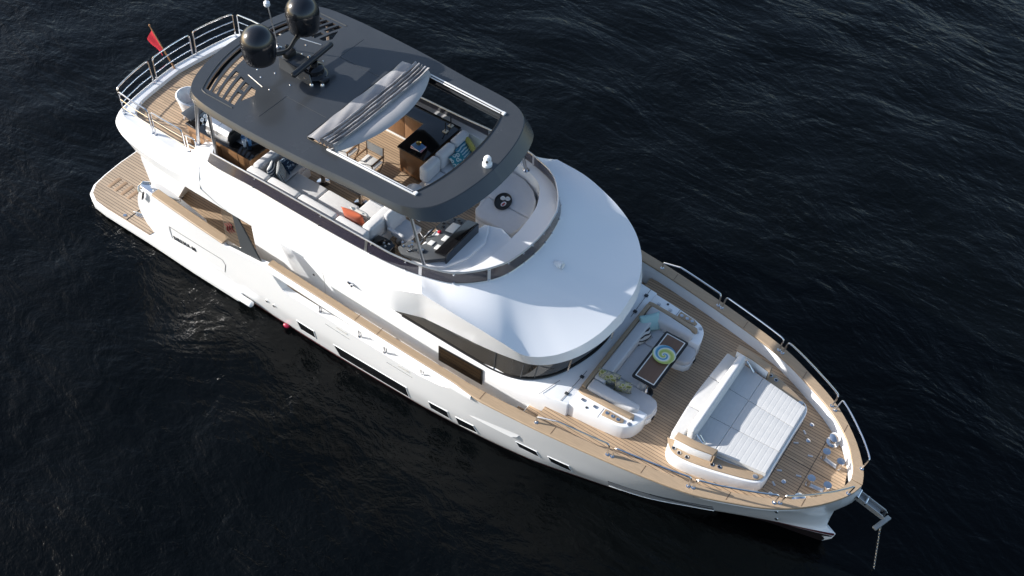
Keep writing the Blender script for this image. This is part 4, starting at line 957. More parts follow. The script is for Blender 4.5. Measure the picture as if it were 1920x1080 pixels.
TAB = thing('pedestal_table', 'foredeck table with dark edge, white inlay line and round steel foot', 'table', (15.85, 0.17, 2.1))
mb = MB(); mb.prism([tuple(p) for p in rrect(15.56, -0.62, 16.15, 0.93, 0.06)], 2.70, 2.745, r=0.015); mb.build('tabletop', BLACKM, TAB)
mb = MB(); mb.prism(rrect(15.62, -0.56, 16.09, 0.87, 0.02), 2.7455, 2.7485); mb.build('inlay_line', mat('inlay_white', (0.75, 0.74, 0.7), 0.45), TAB)
mb = MB(); mb.prism(rrect(15.645, -0.535, 16.065, 0.845, 0.012), 2.749, 2.752); mb.build('wood_panel', TABLEW, TAB)
for y in (-0.38, 0.68):
    mb = MB(); mb.lathe([(0.19, 0), (0.19, 0.015), (0.06, 0.04), (0.05, 0.1), (0.05, 0.60)], (15.86, y, 2.1), 28); mb.build('pedestal', CHROME, TAB)
# swirl plate
def plate_mat():
    m = mat('swirl_glaze', (0.5, 0.5, 0.5), 0.12, coat=0.6); n = m.node_tree.nodes; l = m.node_tree.links; p = n['Principled BSDF']
    tc = n.new('ShaderNodeTexCoord'); sp = n.new('ShaderNodeSeparateXYZ'); l.new(tc.outputs['Object'], sp.inputs[0])
    def M_(op, a, b=None):
        q = n.new('ShaderNodeMath'); q.operation = op
        for i, v in enumerate((a, b)):
            if v is None: continue
            if isinstance(v, (int, float)): q.inputs[i].default_value = v
            else: l.new(v, q.inputs[i])
        return q.outputs[0]
    ang = M_('ARCTAN2', sp.outputs[1], sp.outputs[0]); r = M_('SQRT', M_('ADD', M_('MULTIPLY', sp.outputs[0], sp.outputs[0]), M_('MULTIPLY', sp.outputs[1], sp.outputs[1])))
    f = M_('FRACT', M_('ADD', M_('DIVIDE', ang, 2*math.pi), M_('MULTIPLY', M_('POWER', r, 0.6), 3.6)))
    c = n.new('ShaderNodeValToRGB'); e = c.color_ramp.elements
    st = [(0.0, (0.75, 0.78, 0.74)), (0.12, (0.62, 0.66, 0.30)), (0.3, (0.35, 0.45, 0.08)), (0.5, (0.50, 0.58, 0.18)), (0.62, (0.7, 0.74, 0.66)), (0.72, (0.05, 0.22, 0.38)), (0.86, (0.12, 0.36, 0.5)), (1.0, (0.75, 0.78, 0.76))]
    while len(e) < len(st): e.new(0.5)
    for i, (q, col) in enumerate(st): e[i].position = q; e[i].color = (*col, 1)
    l.new(f, c.inputs[0]); l.new(c.outputs[0], p.inputs['Base Color']); return m
mb = MB(); mb.lathe([(0.0, 0.0), (0.12, 0.0), (0.25, 0.035), (0.262, 0.045), (0.255, 0.05), (0.20, 0.032), (0.11, 0.014), (0.0, 0.012)], (15.87, 0.27, 2.753), 40)
one(mb, 'plate', plate_mat(), 'round glazed plate with blue, green and white swirl on foredeck table', 'plate', angle=60)
TEAL = fabric('teal_fabric', (0.33, 0.52, 0.53))
BWP = ramp_mat('black_white_pattern', 'rings', [(0.0, (0.03, 0.03, 0.035)), (0.34, (0.62, 0.62, 0.60)), (0.72, (0.03, 0.03, 0.035)), (0.82, (0.62, 0.62, 0.6))], 3.6, dist=6.0)
GRP = ramp_mat('green_grey_pattern', 'voronoi', [(0.0, (0.06, 0.07, 0.08)), (0.16, (0.20, 0.22, 0.06)), (0.36, (0.33, 0.34, 0.25)), (0.52, (0.14, 0.15, 0.17)), (0.66, (0.30, 0.30, 0.24))], 9)
pillow('square pale teal pillow in the port corner of the foredeck sofa', TEAL, (15.20, 0.93, 2.41), 0.52, 0.46, 0.16, -28, 92-40, seed=1)
pillow('small black and white swirl pillow leaning on the teal one', BWP, (15.26, 0.62, 2.41), 0.44, 0.28, 0.13, -32, 72, seed=2)
pillow('larger green and grey patterned pillow at the starboard end of the foredeck sofa', GRP, (15.18, -0.90, 2.41), 0.52, 0.54, 0.17, 5, 14, seed=3)
pillow('smaller green patterned pillow propped beside the larger green one', GRP, (15.54, -0.88, 2.41), 0.40, 0.44, 0.15, 7, 20, seed=4)

# ------------------------------------------------------------------ sunbed
BED = thing('sunbed', 'wide white quilted sunbed with raised backrest and teak sides on the foredeck', 'sunbed', (18, 0, 2.1))
bo = cr([(16.86, 0), (16.88, 0.6), (16.94, 1.2), (17.0, 1.48), (17.12, 1.62), (17.3, 1.67), (17.7, 1.62), (18.3, 1.45), (18.8, 1.27), (18.98, 1.16), (19.05, 1.0), (19.05, 0.6), (19.05, 0)], 4)
bo = [(p.x, p.y) for p in bo]
mb = MB(); mb.prism(mirror(bo), 2.08, 2.46, r=0.025, seg=3); mb.build('bed_base', WHITE, BED)
for s in (-1, 1):
    sh = cr([(16.92, 1.36), (17.02, 1.50), (17.12, 1.58), (17.3, 1.63), (17.7, 1.58), (18.3, 1.41), (18.8, 1.23), (18.94, 1.13), (18.99, 1.02)], 4)
    inn = [(18.95, 1.0), (18.2, 1.16), (17.2, 1.30)]
    mb = MB(); mb.prism([(p.x, s*p.y) for p in sh]+[(x, s*y) for x, y in inn], 2.461, 2.50, r=0.012); SH = mb.build('teak_shelf', TEAK, BED)
    for x, y in ((17.16, 1.52), (17.30, 1.555), (17.48, 1.55), (17.99, 1.40), (18.14, 1.36)):
        mb = MB(); mb.lathe([(0.028, -0.002), (0.046, 0.0), (0.046, 0.008), (0.032, 0.011), (0.028, 0.002), (0, 0.001)], (x, s*y, 2.502), 18); h_ = mb.build('cup_holder', CHROME, SH)
        mb = MB(); mb.lathe([(0.029, 0), (0.029, 0.003), (0, 0.003)], (x, s*y, 2.503), 14); mb.build('cup_hole', BLACKM, SH)
    mb = MB(); mb.lathe([(0.055, 0), (0.055, 0.012), (0.045, 0.016), (0, 0.014)], (18.84, s*1.12, 2.50), 20); mb.build('deck_light', SATIN, SH)
    mb = MB(); mb.prism([(x, s*y) for x, y in [(17.12, 1.345), (17.12, 1.49), (17.5, 1.46), (17.92, 1.37), (17.94, 1.24), (17.5, 1.325)]], 2.50, 2.78, r=0.015); AR = mb.build('armrest', WHITE, BED)
    mb = MB(); mb.prism([(x, s*y) for x, y in [(17.10, 1.325), (17.10, 1.51), (17.5, 1.48), (17.95, 1.385), (17.97, 1.22), (17.5, 1.305)]], 2.781, 2.825, r=0.01); mb.build('armrest_top', TEAK, AR)
    mb = MB(); mb.slab([(17.965, s*1.385, 2.5), (17.965, s*1.225, 2.5), (17.965, s*1.225, 2.79), (17.965, s*1.385, 2.79)], 0.02); mb.build('armrest_end', TEAK, AR)
    mb = MB(); mb.tube([(17.43, s*1.17, 2.84), (17.62, s*1.17, 2.66), (17.66, s*1.17, 2.63)], 0.022, 8); mb.tube([(17.50, s*1.13, 2.84), (17.66, s*1.13, 2.65)], 0.014, 8); mb.build('backrest_stay', CHROME, BED)
QUILT = fabric('quilted_white', (0.55, 0.55, 0.545), bump=0.05)
def ymat(x): return 1.235-(x-17.4)*0.145
ribs = []
def quilt(x0, x1, f0, f1, name, m):
    """mattress block between y fractions with stitched ribs across"""
    nx = 130; ny = 6; rows = []
    for i in range(nx+1):
        x = x0+(x1-x0)*i/nx; w0, w1 = f0*ymat(x)+0.006, f1*ymat(x)-0.006
        stz = 0.0
        ph = ((x-17.4)/0.115) % 1.0; d = min(ph, 1-ph); stz = -0.0028*math.exp(-(d/0.07)**2)
        e = min(i, nx-i)/nx*(x1-x0); edge = -0.012*max(0, 1-e/0.02)**2
        top = [(x, w0+(w1-w0)*k/ny, 2.625+stz+edge-(0.014 if k in (0, ny) else 0)) for k in range(ny+1)]
        q = [(x, w0, 2.50)]+top+[(x, w1, 2.50)]
        rows.append(q)
    b = MB(); b.grid(rows)
    for e in (rows[0], rows[-1]): b.add(e, [tuple(range(len(e)))])
    return b.build(name, m, BED, 50)
for f0, f1 in ((-1, -0.36), (-0.36, 0.36), (0.36, 1)):
    quilt(17.36, 17.90, f0, f1, 'mattress', QUILT); quilt(17.905, 19.0, f0, f1, 'mattress', QUILT)
for f0, f1 in ((-1, -0.36), (-0.36, 0.36), (0.36, 1)):
    soft('rear_cushion', [(16.90+0.05*abs(f0)**2, f0*1.30+0.006), (17.20, f0*1.28+0.006), (17.20, f1*1.28-0.006), (16.90+0.05*abs(f1)**2, f1*1.30-0.006)], 2.46, 2.63, QUILT, BED, 0.03)
mb = MB(); mb.rbox((17.325, 0, 2.775), (0.17, 2.42, 0.34), 0.06, m=Matrix.Rotation(rad(-8), 3, 'Y'), seg=5); mb.build('backrest', CUSHW, BED, 60)

# ------------------------------------------------------------------ upper deck: wet bar
Z = FLY
BAR = thing('wet_bar', 'brown panelled bar with black top at the starboard aft end of the upper deck', 'bar counter', (4.75, -1.4, FLY))
mb = MB(); mb.rbox((4.68, -1.38, (FLY+4.27)/2), (2.02, 0.64, 4.27-FLY), 0.01); mb.build('bar_cabinet', OAK, BAR)
mb = MB(); mb.rbox((4.70, -1.38, 4.29), (2.1, 0.70, 0.04), 0.012); mb.build('bar_top', BLACK, BAR)
for x in (4.2, 4.75, 5.3):
    mb = MB(); mb.rbox((x, -1.702, 3.92), (0.008, 0.006, 0.62), 0); mb.build('panel_joint', BLACKM, BAR)
mb = MB(); mb.rbox((4.95, -1.28, 4.316), (0.62, 0.36, 0.012), 0.004); mb.build('sink_frame', SATIN, BAR)
mb = MB(); mb.prism([(3.45, -1.63), (3.46, -1.21), (3.81, -1.21), (3.84, -1.68)], 4.42, 4.45, r=0.008); LF = mb.build('side_leaf', GREY, BAR)
mb = MB(); mb.tube([(3.72, -1.5, 4.30), (3.72, -1.5, 4.42)], 0.022, 8); mb.build('leaf_post', CHROME, LF)
GR = thing('barbecue_grill', 'stainless steel grill with closed lid on the black bar top', 'grill', (4.68, -1.5, 4.31))
mb = MB(); mb.rbox((4.66, -1.46, 4.36), (0.74, 0.42, 0.10), 0.015); mb.build('grill_tray', SATIN, GR)
STEEL = mat('brushed_steel', (0.66, 0.66, 0.65), 0.28, metal=1.0, var=0.06, vscale=8)
def lidp(xa, xb, nm):
    b = MB(); prof = [(-1.66, 4.41), (-1.645, 4.53), (-1.56, 4.63), (-1.40, 4.66), (-1.30, 4.62), (-1.26, 4.41)]
    v = [(xa, y, z) for y, z in prof]+[(xb, y, z) for y, z in prof]; n = len(prof)
    b.add(v, [tuple(range(n)), tuple(range(2*n-1, n-1, -1))]+[(i, n+i, n+(i+1) % n, (i+1) % n) for i in range(n)]); return b.build(nm, STEEL, GR, 25)
lidp(4.30, 4.655, 'grill_lid'); lidp(4.665, 5.0, 'grill_lid')
mb = MB(); mb.tube([(4.36, -1.30, 4.69), (4.95, -1.30, 4.69)], 0.014, 8); mb.build('lid_handle', CHROME, GR)
mb = MB(); mb.rbox((5.03, -1.46, 4.44), (0.05, 0.38, 0.26), 0.012); mb.build('grill_side', BLACKM, GR)
GL = mat('drinking_glass', (0.55, 0.62, 0.70), 0.03, trans=0.0, alpha=0.55, coat=0.4)
BLG = mat('blue_glass', (0.10, 0.22, 0.42), 0.05, alpha=0.8, coat=0.5)
for i, (x, y, hh, m_, lb) in enumerate(((5.24, -1.40, 0.20, BLG, 'blue tumbler nearest the grill at the forward end of the black bar'), (5.33, -1.46, 0.17, GL, 'clear tumbler closest to the starboard edge of the black bar'), (5.40, -1.36, 0.20, BLG, 'blue tumbler farthest forward in the cluster on the black bar'), (5.30, -1.28, 0.18, GL, 'clear tumbler at the inboard side of the cluster on the bar'))):
    b = MB(); b.lathe([(0.0, 0), (0.038, 0), (0.05, hh), (0.045, hh), (0.034, 0.012), (0, 0.012)], (x, y, 4.311), 16); one(b, 'tumbler', m_, lb, 'tumbler', group='tumblers on the upper deck bar')
for i, (x, y) in enumerate(((4.02, -1.50), (4.10, -1.40), (3.98, -1.36), (4.08, -1.27))):
    b = MB(); b.lathe([(0.0, 0), (0.03, 0), (0.012, 0.02), (0.012, 0.07), (0.045, 0.12), (0.04, 0.16), (0.036, 0.16), (0.0, 0.09)], (x, y, 4.311), 14)
    one(b, 'wine_glass', GL, 'stemmed glass standing on the bar top between raised leaf and grill', 'glass', group='stemmed glasses beside the grill')
b = MB(); b.lathe([(0.0, 0), (0.07, 0), (0.10, 0.05), (0.09, 0.11), (0.04, 0.13), (0, 0.13)], (4.22, -1.14, 4.311), 16); one(b, 'copper_bowl', mat('copper', (0.40, 0.16, 0.09), 0.35, metal=0.8), 'reddish copper bowl on the bar behind the stemmed glasses', 'bowl')
# white tub chair aft of the bar
TC = thing('tub_chair', 'round white tub chair standing on the aft upper deck by the bar', 'chair', (3.05, -1.0, 3.65))
mb = MB(); rows = []
for k in range(25):
    t = rad(35+290*k/24); hh = 0.30+0.16*(math.sin(math.pi*k/24))**0.6; c_, s_ = math.cos(t), math.sin(t)
    rows.append([(3.05+0.24*c_, -1.0+0.24*s_, 3.95), (3.05+0.32*c_, -1.0+0.32*s_, 3.95+hh), (3.05+0.285*c_, -1.0+0.285*s_, 3.95+hh+0.015), (3.05+0.25*c_, -1.0+0.25*s_, 3.95+hh-0.01), (3.05+0.19*c_, -1.0+0.19*s_, 4.02)])
mb.grid(rows); mb.build('shell', WHITE, TC, 50)
mb = MB(); mb.lathe([(0, 0), (0.22, 0), (0.245, 0.03), (0.22, 0.08), (0, 0.09)], (3.05, -1.0, 3.94), 24); mb.build('seat_pad', CUSHW, TC)
for a in range(4):
    t = rad(45+90*a); mb = MB(); mb.tube([(3.05+0.16*math.cos(t), -1.0+0.16*math.sin(t), 3.95), (3.05+0.24*math.cos(t), -1.0+0.24*math.sin(t), 3.65)], 0.016, 8); mb.build('leg', WHITE, TC)

# L sofa along the starboard coaming
LS = thing('corner_sofa', 'long pale grey L shaped sofa along the starboard side under the hardtop', 'sofa', (7.6, -1.6, FLY))
mb = MB(); mb.prism([(5.90, -2.02), (9.40, -2.02), (9.40, -0.70), (8.55, -0.70), (8.55, -1.15), (6.62, -1.15), (6.62, -0.72), (5.90, -0.72)], FLY, 3.85, r=0.01); mb.build('sofa_base', WHITE2, LS)
for x0, x1 in ((6.02, 6.62), (6.63, 7.56), (7.57, 8.50), (8.51, 9.02)):
    softbox('seat_cushion', x0, x1-0.01, -1.86, -1.12 if 6.6 < x0 < 8.5 else -0.72, 3.85, 3.99, CUSHW, LS)
for x0, x1 in ((5.92, 6.54), (6.55, 7.45), (7.46, 8.54), (8.55, 9.42)):
    softbox('back_cushion', x0, x1-0.012, -2.07, -1.83, 3.98, 4.37, CUSHW, LS, 0.07)
softbox('back_cushion', 5.90, 6.12, -1.82, -0.75, 3.98, 4.36, CUSH, LS, 0.07)
softbox('back_cushion', 9.14, 9.40, -1.82, -0.78, 3.86, 4.36, CUSHW, LS, 0.07)
ZIG = ramp_mat('navy_zigzag', 'wave', [(0.0, (0.02, 0.03, 0.06)), (0.45, (0.55, 0.56, 0.56))], 4.2, mapscale=(1, 1, 1.0), dist=2.6, rot=(0, rad(90), 0))
STRI = ramp_mat('grey_ticking', 'wave', [(0.0, (0.08, 0.09, 0.11)), (0.4, (0.42, 0.43, 0.42))], 9, dist=0.6)
NAVY = ramp_mat('navy_print', 'noise', [(0.0, (0.015, 0.03, 0.06)), (0.52, (0.05, 0.10, 0.16)), (0.60, (0.35, 0.40, 0.44))], 16, dist=1.0)
pillow('navy and white zigzag pillow at the aft end of the long sofa', ZIG, (6.36, -1.62, 3.99), 0.44, 0.42, 0.16, -10, 118, 4, seed=5)
pillow('grey striped pillow between the zigzag and the dark navy ones', STRI, (6.52, -1.47, 3.99), 0.44, 0.42, 0.16, -14, 126, -6, seed=6)
pillow('dark navy printed pillow nearest the table at the aft sofa end', NAVY, (6.50, -1.10, 3.99), 0.46, 0.40, 0.16, -38, 100, 0, seed=7)
pillow('burnt orange pillow at the forward end of the long sofa', fabric('orange_fabric', (0.50, 0.12, 0.055)), (8.74, -1.56, 3.99), 0.58, 0.46, 0.17, 14, 6, 0, seed=8)
pillow('grey leaf patterned pillow behind the burnt orange one', ramp_mat('leaf_print', 'rings', [(0.0, (0.12, 0.16, 0.19)), (0.38, (0.60, 0.60, 0.57))], 5, dist=7), (8.80, -1.36, 3.99), 0.54, 0.38, 0.15, 22, 2, 0, seed=9)
DT = thing('dining_table', 'long varnished table with black edge in front of the upper deck sofa', 'table', (7.5, -0.68, FLY))
mb = MB(); mb.prism(rrect(6.58, -1.05, 8.45, -0.28, 0.05), 4.22, 4.265, r=0.012); mb.build('tabletop', BLACKM, DT)
mb = MB(); mb.prism(rrect(6.64, -0.97, 8.39, -0.36, 0.03), 4.2655, 4.270); mb.build('wood_panel', wood('varnished_teak', (0.33, 0.17, 0.065), 0.3, (3, 26, 8), coat=0.3), DT)
for x in (7.0, 8.15):
    mb = MB(); mb.lathe([(0.16, 0), (0.16, 0.015), (0.06, 0.05), (0.05, 0.1), (0.05, 0.67)], (x, -0.72, FLY), 22); mb.build('pedestal', CHROME, DT)

# helm
HS = thing('helm_seat', 'pale grey helm seat with armrest facing the dark console', 'helm seat', (9.65, -1.05, FLY))
mb = MB(); mb.lathe([(0.2, 0), (0.2, 0.02), (0.06, 0.05), (0.05, 0.3)], (9.72, -1.05, FLY), 18); mb.build('seat_post', CHROME, HS)
softbox('seat_cushion', 9.52, 10.02, -1.32, -0.78, 3.86, 4.00, CUSH, HS, 0.06)
b = MB(); M_ = Matrix.Rotation(rad(-12), 3, 'Y'); b.rbox((9.47, -1.05, 4.20), (0.13, 0.56, 0.50), 0.055, m=M_, seg=4); b.build('seat_back', CUSH, HS, 60)
b = MB(); b.rbox((9.52, -1.05, 4.13), (0.06, 0.22, 0.08), 0.02, m=M_); b.build('lumbar_slot', WALNUT, HS)
for y in (-1.36, -0.74):
    b = MB(); b.rbox((9.72, y, 4.12), (0.44, 0.075, 0.06), 0.028, seg=3); b.build('armrest', CUSHW, HS, 60)
b = MB(); b.tube(fillet([(9.95, -0.85, 3.9), (10.12, -0.85, 3.72), (10.12, -1.25, 3.72), (9.95, -1.25, 3.9)], 0.04, 4), 0.014, 8); b.build('footrest', CHROME, HS)
SC = MB(); SC.prism([(9.44, -1.97), (9.44, -1.62), (9.78, -1.58), (9.95, -1.66), (9.96, -1.93)], FLY, 4.10, r=0.03); o = SC.build('side_console', BLACK, SUP)
for x, y in ((9.72, -1.76), (9.82, -1.72), (9.8, -1.82)):
    b = MB(); b.lathe([(0.03, 0), (0.03, 0.02), (0.02, 0.04), (0, 0.045)], (x, y, 4.10), 12); b.build('switch_knob', SATIN, o)
# white console moulding and the sloping black dash
mb = MB(); mb.prism(ccw([(10.55, -1.93), (11.0, -1.92), (11.45, -1.62), (11.75, -1.1), (11.93, -0.4), (11.93, 0.02), (11.55, 0.16), (11.15, 0.02), (11.10, -0.25), (10.75, -0.25), (10.4, -0.5), (10.42, -1.5)]), FLY, lambda x, y: 4.16 if x < 11.2 else 4.16, r=0.05, seg=4); CON = mb.build('helm_console', WHITE, SUP)
mb = MB(); mb.prism(ccw([(10.82, -1.9), (11.25, -1.62), (11.5, -1.1), (11.55, -0.5), (11.3, 0.02), (11.12, -0.3)]), 4.15, 4.24, r=0.04, seg=3); mb.build('console_hood', WHITE, CON)
DASH = mat('dash_grey', (0.075, 0.080, 0.085), 0.42, var=0.08)
dash = ccw([(10.08, -1.72), (10.30, -1.86), (10.86, -1.80), (11.22, -1.50), (11.17, -0.36), (10.98, -0.30), (10.70, -0.28), (10.42, -0.48), (10.40, -0.78), (10.62, -0.85), (10.62, -1.0), (10.45, -1.08), (10.45, -1.20), (10.56, -1.30), (10.50, -1.42), (10.18, -1.44)])
slope = lambda x, y: 4.20+0.20*min(1, max(0, (x-10.1)/1.0))
mb = MB(); mb.prism(dash, lambda x, y: slope(x, y)-0.10, slope, r=0.012); mb.build('dashboard', DASH, CON)
mb = MB(); v = [(10.86, -1.83, 4.36), (11.24, -1.52, 4.36), (11.22, -0.34, 4.38), (10.90, -0.30, 4.40), (10.88, -1.5, 4.37)]
mb.add(*slab_([(10.92, -1.50, 4.38), (11.24, -1.52, 4.50), (11.22, -0.34, 4.50), (10.92, -0.30, 4.38)], 0.03)); mb.add(*slab_([(11.23, -1.52, 4.20), (11.23, -0.34, 4.20), (11.23, -0.34, 4.50), (11.23, -1.52, 4.50)], 0.03)); mb.build('display_visor', BLACK, CON)
def ondash(x, y, sx, sy, m, nm, h_=0.02, rot=0):
    b = MB(); M2 = Matrix.Rotation(rad(rot), 3, 'Z') @ Matrix.Rotation(rad(-11.3), 3, 'Y'); b.rbox((x, y, slope(x, y)+h_/2), (sx, sy, h_), 0.006, m=M2); return b.build(nm, m, CON)
SCR = mat('screen_cover', (0.62, 0.62, 0.60), 0.5)
for x, y, sx, sy in ((10.78, -0.66, 0.22, 0.30), (10.84, -1.02, 0.12, 0.17), (10.66, -1.28, 0.13, 0.14), (10.88, -1.33, 0.13, 0.15)): ondash(x, y, sx, sy, SCR, 'instrument_cover')
ondash(10.60, -0.50, 0.13, 0.16, DASH, 'switch_panel'); ondash(10.52, -1.60, 0.2, 0.16, DASH, 'control_box', 0.03)
for x, y in ((10.62, -0.40), (10.74, -0.38), (10.82, -0.42), (10.50, -0.62), (10.56, -0.72)): ondash(x, y, 0.06, 0.05, BLACK, 'switch', 0.02)
ondash(10.60, -0.92, 0.06, 0.07, REDF, 'stop_button', 0.05)
ondash(10.62, -1.60, 0.12, 0.10, SATIN, 'bow_thruster_control', 0.05)
for x, y, hh in ((10.16, -1.66, 0.10), (10.42, -1.66, 0.14), (10.38, -1.72, 0.12)):
    b = MB(); z0 = slope(x, y); b.lathe([(0.04, 0), (0.04, 0.02), (0.015, 0.03), (0.013, hh), (0.03, hh+0.01), (0.03, hh+0.04), (0, hh+0.05)], (x, y, z0), 12); b.build('throttle_lever', CHROME, CON)
b = MB(); c0 = Vector((10.36, -1.04, 4.20)); Mx = Matrix.Rotation(rad(-55), 3, 'Y')
ring = [Mx @ Vector((0.19*math.cos(t), 0.19*math.sin(t), 0))+c0 for t in [2*math.pi*k/28 for k in range(28)]]
b.tube(ring, 0.017, 8, True); WHL = b.build('steering_wheel', BLACKM, CON)
for k in range(3):
    t = rad(90+120*k); b = MB(); b.tube([c0, Mx @ Vector((0.18*math.cos(t), 0.18*math.sin(t), 0))+c0], 0.012, 6); b.build('wheel_spoke', CHROME, WHL)
b = MB(); b.tube([c0, c0+Mx @ Vector((0, 0, -0.16))], 0.03, 10); b.build('wheel_hub', BLACKM, WHL)

# forward port lounge with the tray
LO = thing('lounge_pad', 'grey sun lounge with rounded front corner at the port bow end of the upper deck', 'lounge', (11.0, 1.2, FLY))
pad = [(10.64, 0.40), (10.80, 0.24), (11.70, 0.24)]+[(11.78, 0.50), (11.80, 0.8), (11.74, 1.15), (11.60, 1.45), (11.35, 1.70), (11.0, 1.88), (10.62, 1.92), (10.46, 1.85), (10.46, 0.9)]
mb = MB(); mb.prism(ccw([(x, y) for x, y in pad]), FLY, 3.88, r=0.02); mb.build('lounge_base', WHITE2, LO)
soft('seat_cushion', ccw([(10.62, 0.40), (10.78, 0.22), (11.72, 0.22), (11.79, 0.50), (11.80, 0.88), (10.62, 0.88)]), 3.88, 4.02, CUSH, LO)
soft('seat_cushion', ccw([(10.46, 0.892), (11.80, 0.892), (11.74, 1.15), (11.60, 1.45), (11.35, 1.70), (11.0, 1.88), (10.62, 1.92), (10.46, 1.88)]), 3.88, 4.02, CUSH, LO)
b = MB(); b.lathe([(0.0, 0), (0.9, 0), (1.0, 0.03), (0.99, 0.045), (0.95, 0.045), (0.88, 0.014), (0, 0.014)], (0, 0, 0), 32, Matrix(((0.20, 0, 0), (0, 0.28, 0), (0, 0, 1))))
b.v = [Matrix.Rotation(rad(20), 3, 'Z') @ Vector(p)+Vector((11.02, 0.94, 4.021)) for p in b.v]
one(b, 'serving_tray', BLACKM, 'dark oval serving tray on the forward grey lounge', 'tray')
for x, y, nm, lb in ((10.96, 1.02, 'saucer', 'white cup and saucer on the aft side of the oval tray'), (11.06, 1.07, 'saucer', 'white cup and saucer on the port forward side of the oval tray')):
    b = MB(); b.lathe([(0, 0), (0.03, 0), (0.062, 0.012), (0.06, 0.016), (0.03, 0.006), (0.028, 0.008), (0.04, 0.05), (0.036, 0.05), (0.024, 0.012), (0, 0.012)], (x, y, 4.037), 18); one(b, nm, ALU, lb, 'cup', group='cups on the oval tray')
b = MB(); b.lathe([(0, 0), (0.8, 0), (1.0, 0.02), (0.97, 0.024), (0.7, 0.008), (0, 0.006)], (0, 0, 0), 22, Matrix(((0.055, 0, 0), (0, 0.085, 0), (0, 0, 1)))); b.v = [Vector(p)+Vector((11.08, 0.87, 4.037)) for p in b.v]
DI = thing('dish', 'white oval dish of red sweets nearest the starboard end of the tray', 'dish', (11.08, 0.87, 4.037)); ob('bowl', b, ALU, DI)
b = MB(); b.rbox((11.08, 0.87, 4.052), (0.04, 0.10, 0.02), 0.008); b.build('sweets', mat('red_sweets', (0.4, 0.05, 0.05), 0.5), DI)

# galley and port bench under the opening
GA = thing('galley_counter', 'L shaped counter with glossy black top and brown doors below the open roof', 'counter', (8.2, 1.5, FLY))
gl_ = [(8.22, 0.66), (8.95, 0.66), (8.95, 2.05), (6.3, 2.05), (6.3, 1.66), (8.22, 1.66)]
mb = MB(); mb.prism(gl_, FLY+0.05, 4.36, r=0.006); mb.build('counter_cabinet', WALNUT, GA)
mb = MB(); mb.prism([(8.19, 0.62), (8.98, 0.62), (8.98, 2.08), (6.27, 2.08), (6.27, 1.63), (8.19, 1.63)], 4.361, 4.41, r=0.008); mb.build('worktop', BLACK, GA)
DOORM = wood('galley_door', (0.20, 0.105, 0.05), 0.4, (26, 26, 2))
for x0, x1 in ((6.34, 6.96), (6.97, 7.58), (7.59, 8.19)):
    mb = MB(); mb.rbox(((x0+x1)/2, 1.652, 3.98), (x1-x0, 0.02, 0.72), 0.006); mb.build('cupboard_door', DOORM, GA)
mb = MB(); mb.rbox((7.25, 1.64, 3.58), (1.9, 0.025, 0.05), 0.004); mb.build('kick_plate', ALU, GA)
PB = thing('bench_seat', 'pale grey padded bench behind the black counter under the hardtop opening', 'bench', (9.4, 1.3, FLY))
mb = MB(); mb.rbox((9.42, 1.22, 3.70), (0.82, 1.75, 0.30), 0.01); mb.build('bench_base', WHITE2, PB)
for y0, y1 in ((0.36, 0.93), (0.94, 1.52), (1.53, 2.08)):
    softbox('seat_cushion', 9.18, 9.85, y0, y1-0.008, 3.85, 4.0, CUSH, PB); softbox('back_cushion', 9.02, 9.26, y0, y1-0.008, 3.98, 4.42, CUSH, PB, 0.08)
YEL = fabric('mustard_fabric', (0.45, 0.40, 0.10))
BPAT = ramp_mat('teal_medallion', 'rings', [(0.0, (0.02, 0.16, 0.26)), (0.42, (0.50, 0.56, 0.55)), (0.55, (0.04, 0.25, 0.33)), (0.85, (0.5, 0.56, 0.55))], 4.5, dist=3.0)
WPAT = ramp_mat('teal_trellis', 'voronoi', [(0.0, (0.04, 0.20, 0.25)), (0.25, (0.55, 0.58, 0.54)), (0.45, (0.03, 0.2, 0.25))], 9)
pillow('mustard yellow pillow at the port end of the padded bench', YEL, (9.42, 1.98, 4.0), 0.46, 0.40, 0.15, -22, 150, seed=11)
pillow('deep teal medallion pillow between the mustard and the white teal ones', BPAT, (9.46, 1.66, 4.0), 0.46, 0.38, 0.15, -34, 95, seed=12)
pillow('white pillow with teal trellis pattern, nearest the camera on the bench', WPAT, (9.50, 1.36, 4.0), 0.42, 0.34, 0.14, -38, 88, seed=13)
BK = [('blue covered book under the brass bowl', (0.06, 0.16, 0.34), 4.44, 0.0, (0.22, 0.28)), ('pale red book at the bottom of the stack on the counter', (0.45, 0.06, 0.09), 4.413, 14, (0.22, 0.30))]
for lb, col, z, rt, (sx, sy) in BK:
    o = thing('book', lb, 'book', (8.62, 0.88, z), rad(80+rt), local=True)
    b = MB(); b.rbox((0, 0, 0.0125), (sx, sy, 0.018), 0.002); b.build('pages', mat('paper', (0.75, 0.74, 0.7), 0.8), o)
    for zz in (0.002, 0.0235):
        b = MB(); b.rbox((0.003, 0, zz), (sx+0.008, sy+0.008, 0.003), 0.001); b.build('cover', mat('book_cover', col, 0.5), o)
b = MB(); b.lathe([(0, 0), (0.03, 0), (0.06, 0.03), (0.065, 0.055), (0.06, 0.055), (0.03, 0.01), (0, 0.008)], (8.60, 0.92, 4.468), 18); one(b, 'brass_bowl', mat('brass', (0.45, 0.30, 0.10), 0.3, metal=0.9), 'small brass bowl resting on the blue book', 'bowl')
